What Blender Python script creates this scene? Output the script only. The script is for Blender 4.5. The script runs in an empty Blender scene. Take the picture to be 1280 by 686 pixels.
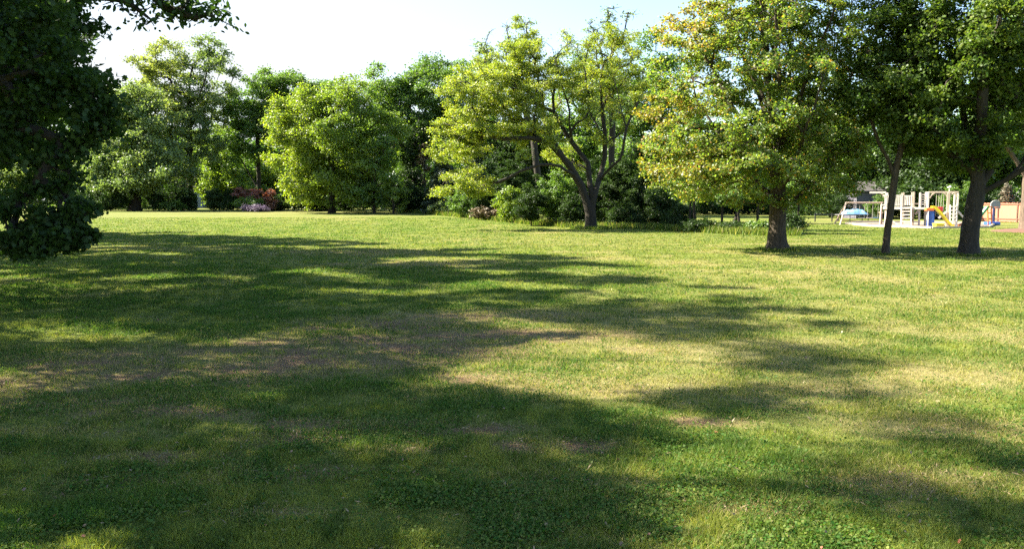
import bpy, math
import numpy as np
from mathutils import Vector
R = math.radians
scene = bpy.context.scene
COL = scene.collection

# ------------------------------------------------------------------ camera
CAM_H, FPX, HOR = 2.0, 1000.0, 250.0
PITCH = math.atan((343.0 - HOR) / FPX)
cam_d = bpy.data.cameras.new("camera")
cam_d.sensor_width = 36.0
cam_d.lens = 36.0 * FPX / 1280.0
cam_d.clip_end = 6000.0
cam_d.clip_start = 0.1
cam = bpy.data.objects.new("camera", cam_d)
COL.objects.link(cam)
cam.location = (0, 0, CAM_H)
cam.rotation_euler = (math.pi / 2 - PITCH, 0, 0)
scene.camera = cam

def ray(px, py):
    u, v = (px - 640.0) / FPX, (343.0 - py) / FPX
    c, s = math.cos(PITCH), math.sin(PITCH)
    return np.array([u, c + v * s, -s + v * c])

def at(px, py, Y):                       # photo point -> world point at depth Y
    r = ray(px, py)
    return np.array([0, 0, CAM_H]) + r * (Y / r[1])

def sstep(a, b, x):
    t = np.clip((np.asarray(x, float) - a) / (b - a), 0, 1)
    return t * t * (3 - 2 * t)

def rise(x, y):                          # the lawn climbs gently towards the back left
    return 0.72 * sstep(45, 105, y) * sstep(18, -6, x)

def on_ground(px, Y):
    p = at(px, 300, Y)
    return np.array([p[0], Y, float(rise(p[0], Y))])

# ------------------------------------------------------------------ noise
def _hash(ix, iy, seed):
    n = (ix * 374761393 + iy * 668265263 + seed * 974634777) & 0x7fffffff
    n = ((n ^ (n >> 13)) * 1274126177) & 0x7fffffff
    n = (n ^ (n >> 16)) & 0xffff
    return n / 65535.0

def vnoise(x, y, seed=0):
    x = np.asarray(x, float); y = np.asarray(y, float)
    fx, fy = np.floor(x), np.floor(y)
    ix, iy = fx.astype(np.int64), fy.astype(np.int64)
    tx, ty = x - fx, y - fy
    tx = tx * tx * (3 - 2 * tx); ty = ty * ty * (3 - 2 * ty)
    a = _hash(ix, iy, seed); b = _hash(ix + 1, iy, seed)
    c = _hash(ix, iy + 1, seed); d = _hash(ix + 1, iy + 1, seed)
    return (a * (1 - tx) + b * tx) * (1 - ty) + (c * (1 - tx) + d * tx) * ty

def fbm(x, y, seed=0, octv=4):
    s, a, t = 0.0, 1.0, 0.0
    for i in range(octv):
        s = s + a * vnoise(x * 2 ** i, y * 2 ** i, seed + 17 * i); t += a; a *= 0.55
    return s / t

# ------------------------------------------------------------------ object helpers
def tag(o, label=None, cat=None, group=None, kind=None):
    if label: o["label"] = label
    if cat: o["category"] = cat
    if group: o["group"] = group
    if kind: o["kind"] = kind
    return o

def empty(name, loc=(0, 0, 0), rz=0.0, **kw):
    o = bpy.data.objects.new(name, None)
    o.empty_display_size = 0.2
    o.location = tuple(float(v) for v in loc)
    o.rotation_euler = (0, 0, rz)
    COL.objects.link(o)
    return tag(o, **kw)

def link(name, me, mat, parent=None):
    o = bpy.data.objects.new(name, me)
    COL.objects.link(o)
    if mat is not None: me.materials.append(mat)
    if parent is not None: o.parent = parent
    return o

def mesh_ngons(name, verts, k, attr=None, smooth=False):
    """verts (N,k,3): N polygons of k corners each."""
    n = verts.shape[0]
    me = bpy.data.meshes.new(name)
    me.vertices.add(n * k); me.loops.add(n * k); me.polygons.add(n)
    me.vertices.foreach_set("co", np.ascontiguousarray(verts, np.float32).ravel())
    me.loops.foreach_set("vertex_index", np.arange(n * k, dtype=np.int32))
    me.polygons.foreach_set("loop_start", np.arange(0, n * k, k, dtype=np.int32))
    if attr is not None:
        a = me.attributes.new("tint", "FLOAT_COLOR", "POINT")
        c = np.ones((n, k, 4), np.float32)
        c[:, :, :attr.shape[1]] = attr[:, None, :]
        a.data.foreach_set("color", c.ravel())
    me.update(calc_edges=True)
    return me

class MB:
    def __init__(s): s.v, s.f = [], []
    def poly(s, pts, faces):
        b = len(s.v); s.v += [tuple(p) for p in pts]; s.f += [tuple(i + b for i in f) for f in faces]
        return s
    def box(s, c, d, rz=0.0):
        cx, cy, cz = c; x, y, z = d[0] / 2, d[1] / 2, d[2] / 2
        ca, sa = math.cos(rz), math.sin(rz)
        P = [(cx + ca * i * x - sa * j * y, cy + sa * i * x + ca * j * y, cz + k * z)
             for k in (-1, 1) for i, j in ((-1, -1), (1, -1), (1, 1), (-1, 1))]
        return s.poly(P, [(0, 3, 2, 1), (4, 5, 6, 7), (0, 1, 5, 4), (1, 2, 6, 5), (2, 3, 7, 6), (3, 0, 4, 7)])
    def beam(s, a, b, w, h):
        a, b = Vector(a), Vector(b); d = (b - a).normalized()
        up = Vector((0, 0, 1)) if abs(d.z) < 0.9 else Vector((0, 1, 0))
        x = d.cross(up).normalized(); y = x.cross(d).normalized()
        P = [p + x * (i * w / 2) + y * (j * h / 2) for p in (a, b) for i, j in ((-1, -1), (1, -1), (1, 1), (-1, 1))]
        return s.poly(P, [(0, 3, 2, 1), (4, 5, 6, 7), (0, 1, 5, 4), (1, 2, 6, 5), (2, 3, 7, 6), (3, 0, 4, 7)])
    def tube(s, pts, r, n=8, cap=True):
        pts = [Vector(p) for p in pts]
        rr = r if isinstance(r, (list, tuple)) else [r] * len(pts)
        b = len(s.v); ref = None
        for i, p in enumerate(pts):
            d = (pts[min(i + 1, len(pts) - 1)] - pts[max(i - 1, 0)]).normalized()
            if ref is None: ref = Vector((1, 0, 0)) if abs(d.x) < 0.8 else Vector((0, 1, 0))
            x = (ref - d * ref.dot(d)).normalized(); y = d.cross(x); ref = x
            for k in range(n):
                t = 2 * math.pi * k / n
                s.v.append(tuple(p + (x * math.cos(t) + y * math.sin(t)) * rr[i]))
        for i in range(len(pts) - 1):
            for k in range(n):
                k2 = (k + 1) % n
                s.f.append((b + i * n + k, b + i * n + k2, b + (i + 1) * n + k2, b + (i + 1) * n + k))
        if cap:
            s.f.append(tuple(b + k for k in reversed(range(n))))
            s.f.append(tuple(b + (len(pts) - 1) * n + k for k in range(n)))
        return s
    def build(s, name, mat, parent=None, smooth=False, bevel=0.0):
        me = bpy.data.meshes.new(name)
        me.from_pydata(s.v, [], s.f); me.update()
        if smooth: me.polygons.foreach_set("use_smooth", [True] * len(me.polygons))
        o = link(name, me, mat, parent)
        if bevel:
            m = o.modifiers.new("bevel", "BEVEL"); m.width = bevel; m.segments = 2
        return o

# ------------------------------------------------------------------ materials
def nodes_of(name):
    m = bpy.data.materials.new(name); m.use_nodes = True
    nt = m.node_tree; nt.nodes.clear()
    out = nt.nodes.new("ShaderNodeOutputMaterial")
    return m, nt, out

def N(nt, t, **kw):
    n = nt.nodes.new(t)
    for k, v in kw.items(): setattr(n, k, v)
    return n

def rgba(c): return (c[0], c[1], c[2], 1.0)

def mixc(nt, fac, a, b):
    m = N(nt, "ShaderNodeMix", data_type="RGBA")
    for s, v in ((m.inputs[0], fac), (m.inputs[6], a), (m.inputs[7], b)):
        if isinstance(v, bpy.types.NodeSocket): nt.links.new(v, s)
        elif isinstance(v, (int, float)): s.default_value = v
        else: s.default_value = rgba(v)
    return m.outputs[2]

def math_n(nt, op, a, b=None, c=None, clamp=False):
    m = N(nt, "ShaderNodeMath", operation=op, use_clamp=clamp)
    for i, v in enumerate((a, b, c)):
        if v is None: continue
        if isinstance(v, bpy.types.NodeSocket): nt.links.new(v, m.inputs[i])
        else: m.inputs[i].default_value = v
    return m.outputs[0]

def scale_c(nt, col, k):
    m = N(nt, "ShaderNodeMix", data_type="RGBA", blend_type="MULTIPLY")
    m.inputs[0].default_value = 1.0
    nt.links.new(col, m.inputs[6]); m.inputs[7].default_value = rgba(k)
    return m.outputs[2]

def leaf_mat(name, dark, light, turn=None, trans=0.5, tcol=(1.22, 1.32, 0.65), rough=0.5, gloss=0.035):
    """Leaves: colour varies leaf by leaf and clump by clump; the third channel adds the turned colour, and painted sun on some trees."""
    m, nt, out = nodes_of(name)
    at_ = N(nt, "ShaderNodeAttribute", attribute_name="tint")
    sep = N(nt, "ShaderNodeSeparateColor"); nt.links.new(at_.outputs["Color"], sep.inputs[0])
    f = math_n(nt, "ADD", math_n(nt, "MULTIPLY", sep.outputs[0], 0.45), math_n(nt, "MULTIPLY", sep.outputs[1], 0.55))
    col = mixc(nt, f, dark, light)
    if turn is not None: col = mixc(nt, sep.outputs[2], col, turn)
    d = N(nt, "ShaderNodeBsdfDiffuse"); nt.links.new(col, d.inputs["Color"])
    t = N(nt, "ShaderNodeBsdfTranslucent"); nt.links.new(scale_c(nt, col, tcol), t.inputs["Color"])
    mx = N(nt, "ShaderNodeMixShader"); mx.inputs[0].default_value = trans
    nt.links.new(d.outputs[0], mx.inputs[1]); nt.links.new(t.outputs[0], mx.inputs[2])
    g = N(nt, "ShaderNodeBsdfGlossy"); g.inputs["Roughness"].default_value = rough
    g.inputs["Color"].default_value = (0.9, 0.95, 1.0, 1)
    m2 = N(nt, "ShaderNodeMixShader"); m2.inputs[0].default_value = gloss
    nt.links.new(mx.outputs[0], m2.inputs[1]); nt.links.new(g.outputs[0], m2.inputs[2])
    nt.links.new(m2.outputs[0], out.inputs[0])
    return m

def bark_mat(name, a, b, scale=1.0):
    m, nt, out = nodes_of(name)
    tc = N(nt, "ShaderNodeTexCoord"); mp = N(nt, "ShaderNodeMapping")
    mp.inputs["Scale"].default_value = (9 * scale, 9 * scale, 1.6 * scale)
    nt.links.new(tc.outputs["Object"], mp.inputs[0])
    n1 = N(nt, "ShaderNodeTexNoise"); n1.inputs["Scale"].default_value = 1.6; n1.inputs["Detail"].default_value = 6
    n1.inputs["Roughness"].default_value = 0.65
    nt.links.new(mp.outputs[0], n1.inputs[0])
    n2 = N(nt, "ShaderNodeTexNoise"); n2.inputs["Scale"].default_value = 1.1; n2.inputs["Detail"].default_value = 3
    nt.links.new(tc.outputs["Object"], n2.inputs[0])
    ramp = N(nt, "ShaderNodeValToRGB")
    ramp.color_ramp.elements[0].position = 0.36; ramp.color_ramp.elements[1].position = 0.64
    nt.links.new(n1.outputs["Fac"], ramp.inputs[0])
    col = mixc(nt, ramp.outputs[0], a, b)
    col = mixc(nt, math_n(nt, "MULTIPLY", n2.outputs["Fac"], 0.5), col, (0.028, 0.028, 0.016))
    p = N(nt, "ShaderNodeBsdfPrincipled"); nt.links.new(col, p.inputs["Base Color"])
    p.inputs["Roughness"].default_value = 0.9
    bp = N(nt, "ShaderNodeBump"); bp.inputs["Strength"].default_value = 0.9; bp.inputs["Distance"].default_value = 0.05
    nt.links.new(n1.outputs["Fac"], bp.inputs["Height"]); nt.links.new(bp.outputs[0], p.inputs["Normal"])
    nt.links.new(p.outputs[0], out.inputs[0])
    return m

def plain_mat(name, c, rough=0.6, var=0.25, scale=4.0, metal=0.0, c2=None, stretch=(1, 1, 1)):
    m, nt, out = nodes_of(name)
    tc = N(nt, "ShaderNodeTexCoord"); mp = N(nt, "ShaderNodeMapping"); mp.inputs["Scale"].default_value = stretch
    nt.links.new(tc.outputs["Object"], mp.inputs[0])
    n1 = N(nt, "ShaderNodeTexNoise"); n1.inputs["Scale"].default_value = scale; n1.inputs["Detail"].default_value = 5
    nt.links.new(mp.outputs[0], n1.inputs[0])
    lo = c2 if c2 is not None else tuple(v * (1 - var) for v in c)
    col = mixc(nt, n1.outputs["Fac"], lo, tuple(min(1, v * (1 + var * 0.5)) for v in c))
    p = N(nt, "ShaderNodeBsdfPrincipled"); nt.links.new(col, p.inputs["Base Color"])
    p.inputs["Roughness"].default_value = rough; p.inputs["Metallic"].default_value = metal
    bp = N(nt, "ShaderNodeBump"); bp.inputs["Strength"].default_value = 0.25; bp.inputs["Distance"].default_value = 0.01
    nt.links.new(n1.outputs["Fac"], bp.inputs["Height"]); nt.links.new(bp.outputs[0], p.inputs["Normal"])
    nt.links.new(p.outputs[0], out.inputs[0])
    return m

BARK = bark_mat("bark_grey_brown", (0.014, 0.010, 0.007), (0.085, 0.060, 0.040))
BARK_D = bark_mat("bark_dark", (0.007, 0.005, 0.004), (0.036, 0.026, 0.018))
BARK_L = bark_mat("bark_pale", (0.05, 0.033, 0.025), (0.19, 0.13, 0.10))

# ------------------------------------------------------------------ trees
def star(pts): return np.array([(x, y, z) for x, y, z in pts], float)
MAPLE = star([(0, -.5, 0), (.18, -.36, .02), (.46, -.30, -.03), (.34, -.10, .04), (.52, .14, -.05), (.20, .14, .05), (0, .56, -.06),
              (-.20, .14, .05), (-.52, .14, -.05), (-.34, -.10, .04), (-.46, -.30, -.03), (-.18, -.36, .02)])
LOBED = star([(0, -.5, 0), (.42, -.22, -.06), (.24, .05, .06), (.40, .30, -.04), (0, .52, -.05), (-.40, .30, -.04), (-.24, .05, .06), (-.42, -.22, -.06)])
OVAL = star([(0, -.5, 0), (.24, -.2, .05), (.22, .2, .05), (0, .52, -.04), (-.22, .2, .05), (-.24, -.2, .05)])
DIAM = star([(0, -.5, 0), (.34, .0, .08), (0, .5, -.02), (-.34, .0, .08)])
BLADE = star([(0, -.5, 0), (.11, -.1, .03), (0, .5, -.05), (-.11, -.1, .03)])

def unit(v): return v / np.maximum(np.linalg.norm(v, axis=-1, keepdims=True), 1e-9)

def leaves(name, pos, nrm, size, attr, shape, mat, parent, rng):
    n = len(pos)
    nrm = unit(nrm)
    t = unit(np.cross(nrm, rng.normal(size=(n, 3))))
    b = np.cross(nrm, t)
    S = size[:, None, None]
    v = pos[:, None, :] + S * (shape[None, :, 0, None] * t[:, None] + shape[None, :, 1, None] * b[:, None] + shape[None, :, 2, None] * nrm[:, None])
    me = mesh_ngons(name, v, shape.shape[0], attr)
    return link(name, me, mat, parent)

def sample_clumps(rng, ell, n, shell=0.5, min_d=0.0, reject=None):
    """points inside a union of ellipsoids (cx,cy,cz,rx,ry,rz), weighted to the outside"""
    ell = np.array(ell, float)
    vol = ell[:, 3] * ell[:, 4] * ell[:, 5]; vol = vol ** 0.8
    out = []
    tries = 0
    while len(out) < n and tries < n * 40:
        tries += 1
        e = ell[rng.choice(len(ell), p=vol / vol.sum())]
        d = unit(rng.normal(size=3)); r = rng.random() ** (shell)
        p = e[:3] + d * r * e[3:6]
        if p[2] < 0.25 or (reject is not None and reject(p)): continue
        if min_d and out and np.min(np.linalg.norm(np.array(out) - p, axis=1)) < min_d: continue
        out.append(p)
    return np.array(out)

class Skel:
    def __init__(s): s.p, s.par, s.len = [], [], []
    def add(s, p, par):
        s.p.append(np.array(p, float)); s.par.append(par)
        s.len.append(0.0 if par < 0 else s.len[par] + np.linalg.norm(s.p[-1] - s.p[par]))
        return len(s.p) - 1

def grow(rng, trunk, limbs, clumps, step=0.7, free_z=0.0, wig=0.06, uplift=0.25):
    sk = Skel(); tips = []
    def poly(pts, par, step=step):
        pts = [np.array(q, float) for q in pts]
        start = sk.p[par] if par >= 0 else pts[0]
        if par < 0: par = sk.add(pts[0], -1); pts = pts[1:]
        prev = start
        for q in pts:
            L = np.linalg.norm(q - prev); k = max(1, int(L / step))
            for i in range(1, k + 1):
                x = prev + (q - prev) * i / k + rng.normal(size=3) * wig * min(1, L) * (0.3 if i == k else .6) * (.35 if step < .5 else 1)
                par = sk.add(x, par)
            prev = q
        return par
    poly(trunk, -1, step * .7)
    for lm in limbs:
        P = np.array(sk.p); a = int(np.argmin(np.linalg.norm(P - np.array(lm[0]), axis=1)))
        poly(lm[1:], a)
    root = np.array(trunk[0])
    order = np.argsort(np.linalg.norm(clumps - np.array(trunk[-1]), axis=1))
    for ci in order:
        c = clumps[ci]
        P = np.array(sk.p); Ln = np.array(sk.len)
        v = c - P; d = np.linalg.norm(v, axis=1)
        cost = d + 0.22 * Ln + 0.5 * np.maximum(0, P[:, 2] - c[2]) + np.where(P[:, 2] < free_z, 50, 0)
        a = int(np.argmin(cost)); p0 = sk.p[a]
        L = d[a]
        if L < 0.15: tips.append((ci, a)); continue
        pa = sk.par[a]
        d0 = unit(p0 - sk.p[pa]) if pa >= 0 else np.array([0, 0, 1.0])
        ctrl = p0 + d0 * L * 0.30 + (c - p0) * 0.22 + np.array([0, 0, uplift * L * 0.4])
        k = max(2, int(L / step)); par = a
        for i in range(1, k + 1):
            t = i / k
            q = (1 - t) ** 2 * p0 + 2 * t * (1 - t) * ctrl + t * t * c
            q = q + rng.normal(size=3) * wig * min(1, L) * (1 if i < k else 0)
            par = sk.add(q, par)
        tips.append((ci, par))
    return sk, tips

def tube_mesh(name, sk, r_base, r_tip, flare, root_z, mat, parent, sides=(8, 4), rng=None):
    n = len(sk.p); P = np.array(sk.p); par = np.array(sk.par)
    cnt = np.zeros(n); has = np.zeros(n, bool)
    has[par[par >= 0]] = True
    cnt[~has] = 1
    for i in range(n - 1, 0, -1): cnt[par[i]] += cnt[i]
    tot = max(cnt[0], 2)
    pw = math.log(r_base / r_tip) / math.log(tot)
    rad = r_tip * cnt ** pw
    main = -np.ones(n, int); best = np.zeros(n)
    for i in range(1, n):
        if cnt[i] > best[par[i]]: best[par[i]] = cnt[i]; main[par[i]] = i
    V, F = [], []
    starts = [0] + [i for i in range(1, n) if main[par[i]] != i]
    for s in starts:
        ch = [s] if s == 0 else [par[s], s]
        while main[ch[-1]] >= 0: ch.append(main[ch[-1]])
        if len(ch) < 2: continue
        rr = rad[ch].copy()
        if s != 0: rr[0] = min(rr[0], rr[1] * 1.25)
        rr[-1] = max(rr[-1] * 0.5, 0.003)
        pts = P[ch]
        ns = sides[0] if rr[0] > 0.06 else (5 if rr[0] > 0.03 else sides[1])
        base = len(V); ref = np.array([1.0, 0.1, 0.0])
        for i in range(len(ch)):
            d = unit(pts[min(i + 1, len(ch) - 1)] - pts[max(i - 1, 0)])
            x = ref - d * ref.dot(d)
            if np.linalg.norm(x) < 1e-3: x = np.array([0, 1.0, 0.3]) - d * d[1]
            x = unit(x); y = np.cross(d, x); ref = x
            for k in range(ns):
                t = 2 * math.pi * k / ns
                r = rr[i]
                if s == 0 and flare > 0:
                    h = max(0.0, pts[i][2] - root_z)
                    e = math.exp(-h / 0.32)
                    r *= 1 + flare * e * (0.75 + 0.5 * math.cos(t * 3 + 1.0) + 0.25 * math.cos(t * 5))
                if ns >= 8: r *= 1 + 0.05 * math.sin(3 * t + 1.7 * pts[i][2]) + 0.035 * math.sin(7 * t - 1.3 * pts[i][2]) + 0.05 * (rng.random() - .5)
                V.append(tuple(pts[i] + (x * math.cos(t) + y * math.sin(t)) * r))
        for i in range(len(ch) - 1):
            for k in range(ns):
                k2 = (k + 1) % ns
                F.append((base + i * ns + k, base + i * ns + k2, base + (i + 1) * ns + k2, base + (i + 1) * ns + k))
    me = bpy.data.meshes.new(name); me.from_pydata(V, [], F); me.update()
    me.polygons.foreach_set("use_smooth", [True] * len(me.polygons))
    return link(name, me, mat, parent)

def make_tree(name, label, base, trunk, limbs, ell, n_clump, n_leaf, leaf, clump_r, mat, bark, seed, r_base, r_tip=0.012,
              shape=DIAM, group=None, shell=0.45, flat=0.6, up=0.7, turn=None, subs=4, flare=0.45, free_z=1.5, cat="tree",
              min_d=0.0, step=0.7, wig=0.06, sides=(8, 3), extra=None, droop=0.0, bare=0.0, reject=None, wfun=None, lpc=0, crf=None):
    """base: world point; trunk/limbs/ell are world points too (turned to local ones here)."""
    rng = np.random.default_rng(seed)
    base = np.array(base, float)
    root = empty(name, base, label=label, cat=cat, group=group)
    loc = lambda pts: [np.array(p, float) - base for p in pts]
    if flare > 0:
        t0, t1 = np.array(trunk[0], float), np.array(trunk[1], float); hh = t1[2] - t0[2]
        trunk = [t0] + [t0 + (t1 - t0) * (h + base[2] - t0[2]) / hh for h in (0.0, .12, .28, .5, .8) if h + .2 < t1[2] - base[2]] + list(trunk[1:])
    e = [tuple(np.array(q[:3]) - base) + tuple(q[3:]) for q in ell]
    cl = sample_clumps(rng, e, n_clump, shell, min_d, None if reject is None else (lambda q: reject(q + base)))
    if extra is not None and len(extra): cl = np.vstack([cl, np.array(extra) - base])
    sk, tips = grow(rng, loc(trunk), [loc(l) for l in limbs], cl, step=step, free_z=free_z, wig=wig)
    # twigs inside each clump carry the leaves
    cen, cid, crad = [], [], []
    for ci, nd in tips:
        c = sk.p[nd]; rc = clump_r * (crf(c + base) if crf is not None else 1.0)
        for k in range(subs):
            d = unit(rng.normal(size=3)); d[2] = d[2] * flat - droop * rng.random()
            q = c + d * rc * (0.35 + 0.65 * rng.random())
            mid = (c + q) / 2 + rng.normal(size=3) * 0.08 * rc
            m = sk.add(mid, nd); sk.add(q, m)
            cen.append(q); cid.append(ci); cen.append(mid); cid.append(ci); crad += [rc, rc]
    tube_mesh("trunk", sk, r_base, r_tip, flare, 0.0, bark, root, sides=sides, rng=rng)
    cen = np.array(cen); cid = np.array(cid); crad = np.array(crad)
    if bare > 0:
        top = cen[:, 2]; q = np.quantile(top, 0.55)
        keep = rng.random(len(cen)) > bare * sstep(q, top.max(), top)
        cen, cid, crad = cen[keep], cid[keep], crad[keep]
    w = rng.random(len(cen)) ** 1.2 + 0.12
    if wfun is not None: w = w * wfun(cen + base)
    if lpc: n_leaf = lpc * len(cl)
    pick = rng.choice(len(cen), size=n_leaf, p=w / w.sum())
    off = rng.normal(size=(n_leaf, 3)) * crad[pick][:, None] * 0.27; off[:, 2] *= flat
    pos = cen[pick] + off
    pos = pos[pos[:, 2] > 0.03]; pick = pick[:len(pos)]; off = off[:len(pos)]
    m = len(pos)
    cc = np.mean(cl, axis=0)
    out = unit(pos - cc)
    nrm = rng.normal(size=(m, 3)) * 0.75 + np.array([0, 0, up]) + out * 0.35
    size = leaf * (0.65 + 0.7 * rng.random(m))
    ctint = rng.random(cid.max() + 1 if len(cid) else 1)
    tn = np.clip(turn(pos + base, rng), 0, 1) if turn is not None else np.clip(rng.normal(size=m) * 0.1 + 0.02, 0, 1)
    a = np.stack([rng.random(m), ctint[cid[pick]], tn], axis=1)
    leaves("crown", pos, nrm, size, a, shape, mat, root, rng)
    return root

def E(px, py, rx, ry, D, depth=None):
    c = at(px, py, D); k = D / FPX
    return (c[0], c[1], c[2], rx * k, (depth if depth else rx * k), ry * k)

# leaf colours
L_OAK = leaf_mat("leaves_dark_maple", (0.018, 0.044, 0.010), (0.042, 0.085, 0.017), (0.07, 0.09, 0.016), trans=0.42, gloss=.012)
L_GREY = leaf_mat("leaves_grey_green", (0.11, 0.175, 0.06), (0.20, 0.255, 0.08), (0.28, 0.28, 0.05), trans=0.5)  # paler and greyer, with the distance haze put into the colour
L_MID = leaf_mat("leaves_mid_green", (0.065, 0.14, 0.022), (0.14, 0.23, 0.036), (0.22, 0.24, 0.03), trans=0.5)
L_LIME = leaf_mat("leaves_yellow_green", (0.11, 0.19, 0.022), (0.20, 0.27, 0.03), (0.30, 0.30, 0.02), trans=0.55)
L_ELDER = leaf_mat("leaves_box_elder", (0.125, 0.20, 0.026), (0.23, 0.29, 0.036), (0.38, 0.35, 0.025), trans=0.55)
L_MAPLE = leaf_mat("leaves_turning_maple", (0.085, 0.165, 0.028), (0.175, 0.255, 0.04), (0.46, 0.22, 0.035), trans=0.6, gloss=0.03)
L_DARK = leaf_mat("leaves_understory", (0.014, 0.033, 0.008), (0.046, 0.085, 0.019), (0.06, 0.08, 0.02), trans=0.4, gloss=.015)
L_SPRUCE = leaf_mat("needles_spruce", (0.035, 0.06, 0.038), (0.08, 0.115, 0.07), (0.12, 0.10, 0.06), trans=0.15)
L_RIGHT = leaf_mat("leaves_right_trees", (0.032, 0.074, 0.013), (0.105, 0.168, 0.025), (0.28, 0.28, 0.022), trans=0.5, gloss=.015)
L_RED = leaf_mat("leaves_red_shrub", (0.16, 0.065, 0.05), (0.28, 0.13, 0.10), (0.34, 0.19, 0.10), trans=0.4, tcol=(1.3, 0.8, 0.6))
L_PURPLE = leaf_mat("leaves_purple_flower", (0.10, 0.07, 0.13), (0.24, 0.18, 0.28), (0.3, 0.3, 0.3), trans=0.3, tcol=(1, 1, 1))
L_TAN = leaf_mat("dead_needles", (0.12, 0.11, 0.08), (0.25, 0.22, 0.16), (0.12, 0.13, 0.04), trans=0.3, tcol=(1, 1, 1))
L_BROWN = leaf_mat("dead_brush", (0.09, 0.065, 0.035), (0.20, 0.15, 0.085), (0.12, 0.13, 0.04), trans=0.2, tcol=(1, 1, 1))

def some_turn(k, s=0.25):
    return lambda p, rng: k + rng.normal(size=len(p)) * s

def up_trunk(base, top, bow=0.0, rng=None):
    b, t = np.array(base, float), np.array(top, float)
    return [b - np.array([0, 0, 0.15]), b + (t - b) * 0.33 + np.array([bow, 0, 0]), b + (t - b) * 0.66 + np.array([bow, 0, 0]), t]

# ------------------------------------------------------------------ sun direction, and the shade that the left hand boughs are placed to cast
SUN_AZ, SUN_EL = -77.0, 40.0
SX, SY = math.sin(R(SUN_AZ)) / math.tan(R(SUN_EL)), math.cos(R(SUN_AZ)) / math.tan(R(SUN_EL))   # towards the sun, per metre of height

def gpix(px, py):
    r = ray(px, py); t = -CAM_H / r[2]
    return r[0] * t, r[1] * t

def to_pix(x, y, z=0.0):
    c, s_ = math.cos(PITCH), math.sin(PITCH); dz = z - CAM_H
    f = y * c - dz * s_; u = y * s_ + dz * c
    return 640 + FPX * x / f, 343 - FPX * u / f

def inside(px, py, poly):
    r = False; j = len(poly) - 1
    for i in range(len(poly)):
        (xi, yi), (xj, yj) = poly[i], poly[j]
        if (yi > py) != (yj > py) and px < (xj - xi) * (py - yi) / (yj - yi) + xi: r = not r
        j = i
    return r

LIT = [[(-300, 255), (1500, 255), (1500, 440), (1060, 402), (1000, 368), (850, 338), (620, 306), (400, 290), (-300, 279)],
       [(600, 484), (700, 474), (860, 505), (905, 545), (960, 545), (1120, 655), (1050, 720), (810, 720), (765, 610), (850, 540), (700, 500)],
       [(1080, 350), (1500, 350), (1500, 470), (1080, 430), (960, 430), (880, 416), (1070, 412)],
       [(610, 398), (700, 404), (770, 440), (860, 480), (740, 474), (620, 474), (520, 496), (430, 496), (430, 479), (590, 468)],
       [(870, 420), (960, 430), (940, 440), (1040, 495), (1110, 525), (1280, 530), (1280, 545), (1100, 540), (1120, 610), (1000, 555), (930, 545), (930, 500), (780, 440)],
       [(-10, 335), (100, 333), (120, 348), (-10, 352)], [(150, 390), (215, 388), (215, 405), (155, 406)], [(20, 535), (130, 532), (130, 562), (30, 562)], [(-20, 640), (60, 640), (60, 680), (-20, 680)],
       [(1120, 600), (1290, 600), (1290, 640), (1120, 640)]]
SHADE = [([(-250, 425), (240, 425), (240, 690), (-250, 690)], 1.1),
         ([(-250, 287), (0, 288), (400, 299), (620, 314), (850, 347), (1000, 377), (1060, 408), (870, 408), (640, 388), (300, 400), (-100, 420)], .45),
         ([(-100, 425), (540, 425), (600, 405), (560, 465), (420, 474), (300, 500), (-100, 530)], 1.2),
         ([(200, 502), (600, 494), (700, 507), (840, 537), (755, 600), (810, 690), (100, 690), (-60, 630), (-60, 570)], 2.8),
         ([(950, 440), (1050, 440), (1280, 490), (1400, 520), (1280, 525), (1130, 500), (1110, 520), (1040, 490)], .65),
         ([(930, 550), (1000, 560), (1120, 620), (1110, 645), (1040, 630), (960, 590)], .9), ([(1100, 543), (1200, 550), (1280, 560), (1280, 590), (1180, 590), (1110, 560)], .7),
         ([(1060, 650), (1200, 635), (1280, 650), (1280, 690), (1080, 690)], .6), ([(770, 450), (860, 455), (930, 495), (870, 500), (800, 475)], .9)]

def falls_on_lit(p):  # drops clumps whose shadow would reach a wanted sunlit patch
    gx, gy = p[0] - SX * p[2], p[1] - SY * p[2]
    if gy < 3.5: return False
    px, py = to_pix(gx, gy)
    return any(inside(px, py, q) for q in LIT)

SHADERS = [(-14.0, 17.0, 17.0, 7.6), (-11.6, 12.0, 15.0, 5.4), (-31.0, 45.0, 19.0, 7.8), (-21.0, 29.5, 20.0, 8.2), (-10.2, 5.5, 13.5, 4.8)]
SHADOW_BOUGHS = [[] for _ in SHADERS]  # added boughs, mostly unseen, placed so their shadows fill SHADE
_rng = np.random.default_rng(4242)
for poly, dens in SHADE:
    g = np.array([gpix(*q) for q in poly])
    lo, hi = g.min(0), g.max(0)
    P = [tuple(q) for q in g]
    area = 0.5 * abs(sum(P[i][0] * P[i - 1][1] - P[i - 1][0] * P[i][1] for i in range(len(P))))
    want = int(area * dens) + 1; got = 0; tries = 0
    while got < want and tries < want * 60:
        tries += 1
        x, y = _rng.uniform(lo[0], hi[0]), _rng.uniform(lo[1], hi[1])
        if not inside(x, y, P): continue
        z = _rng.uniform(4.5, 20); q = np.array([x + SX * z, y + SY * z, z])
        px, py = to_pix(*q)
        if px > 95 and py > -14: continue
        for k, (tx, ty, th, tr) in enumerate(SHADERS):
            hz = (z / th); rr = tr * (1.0 if hz < .7 else math.sqrt(max(0, 1 - ((hz - .7) / .34) ** 2)))
            if hz < 1.02 and math.hypot(q[0] - tx, q[1] - ty) < rr:
                SHADOW_BOUGHS[k].append(q); got += 1; break
print("boughs", [len(q) for q in SHADOW_BOUGHS])
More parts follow.
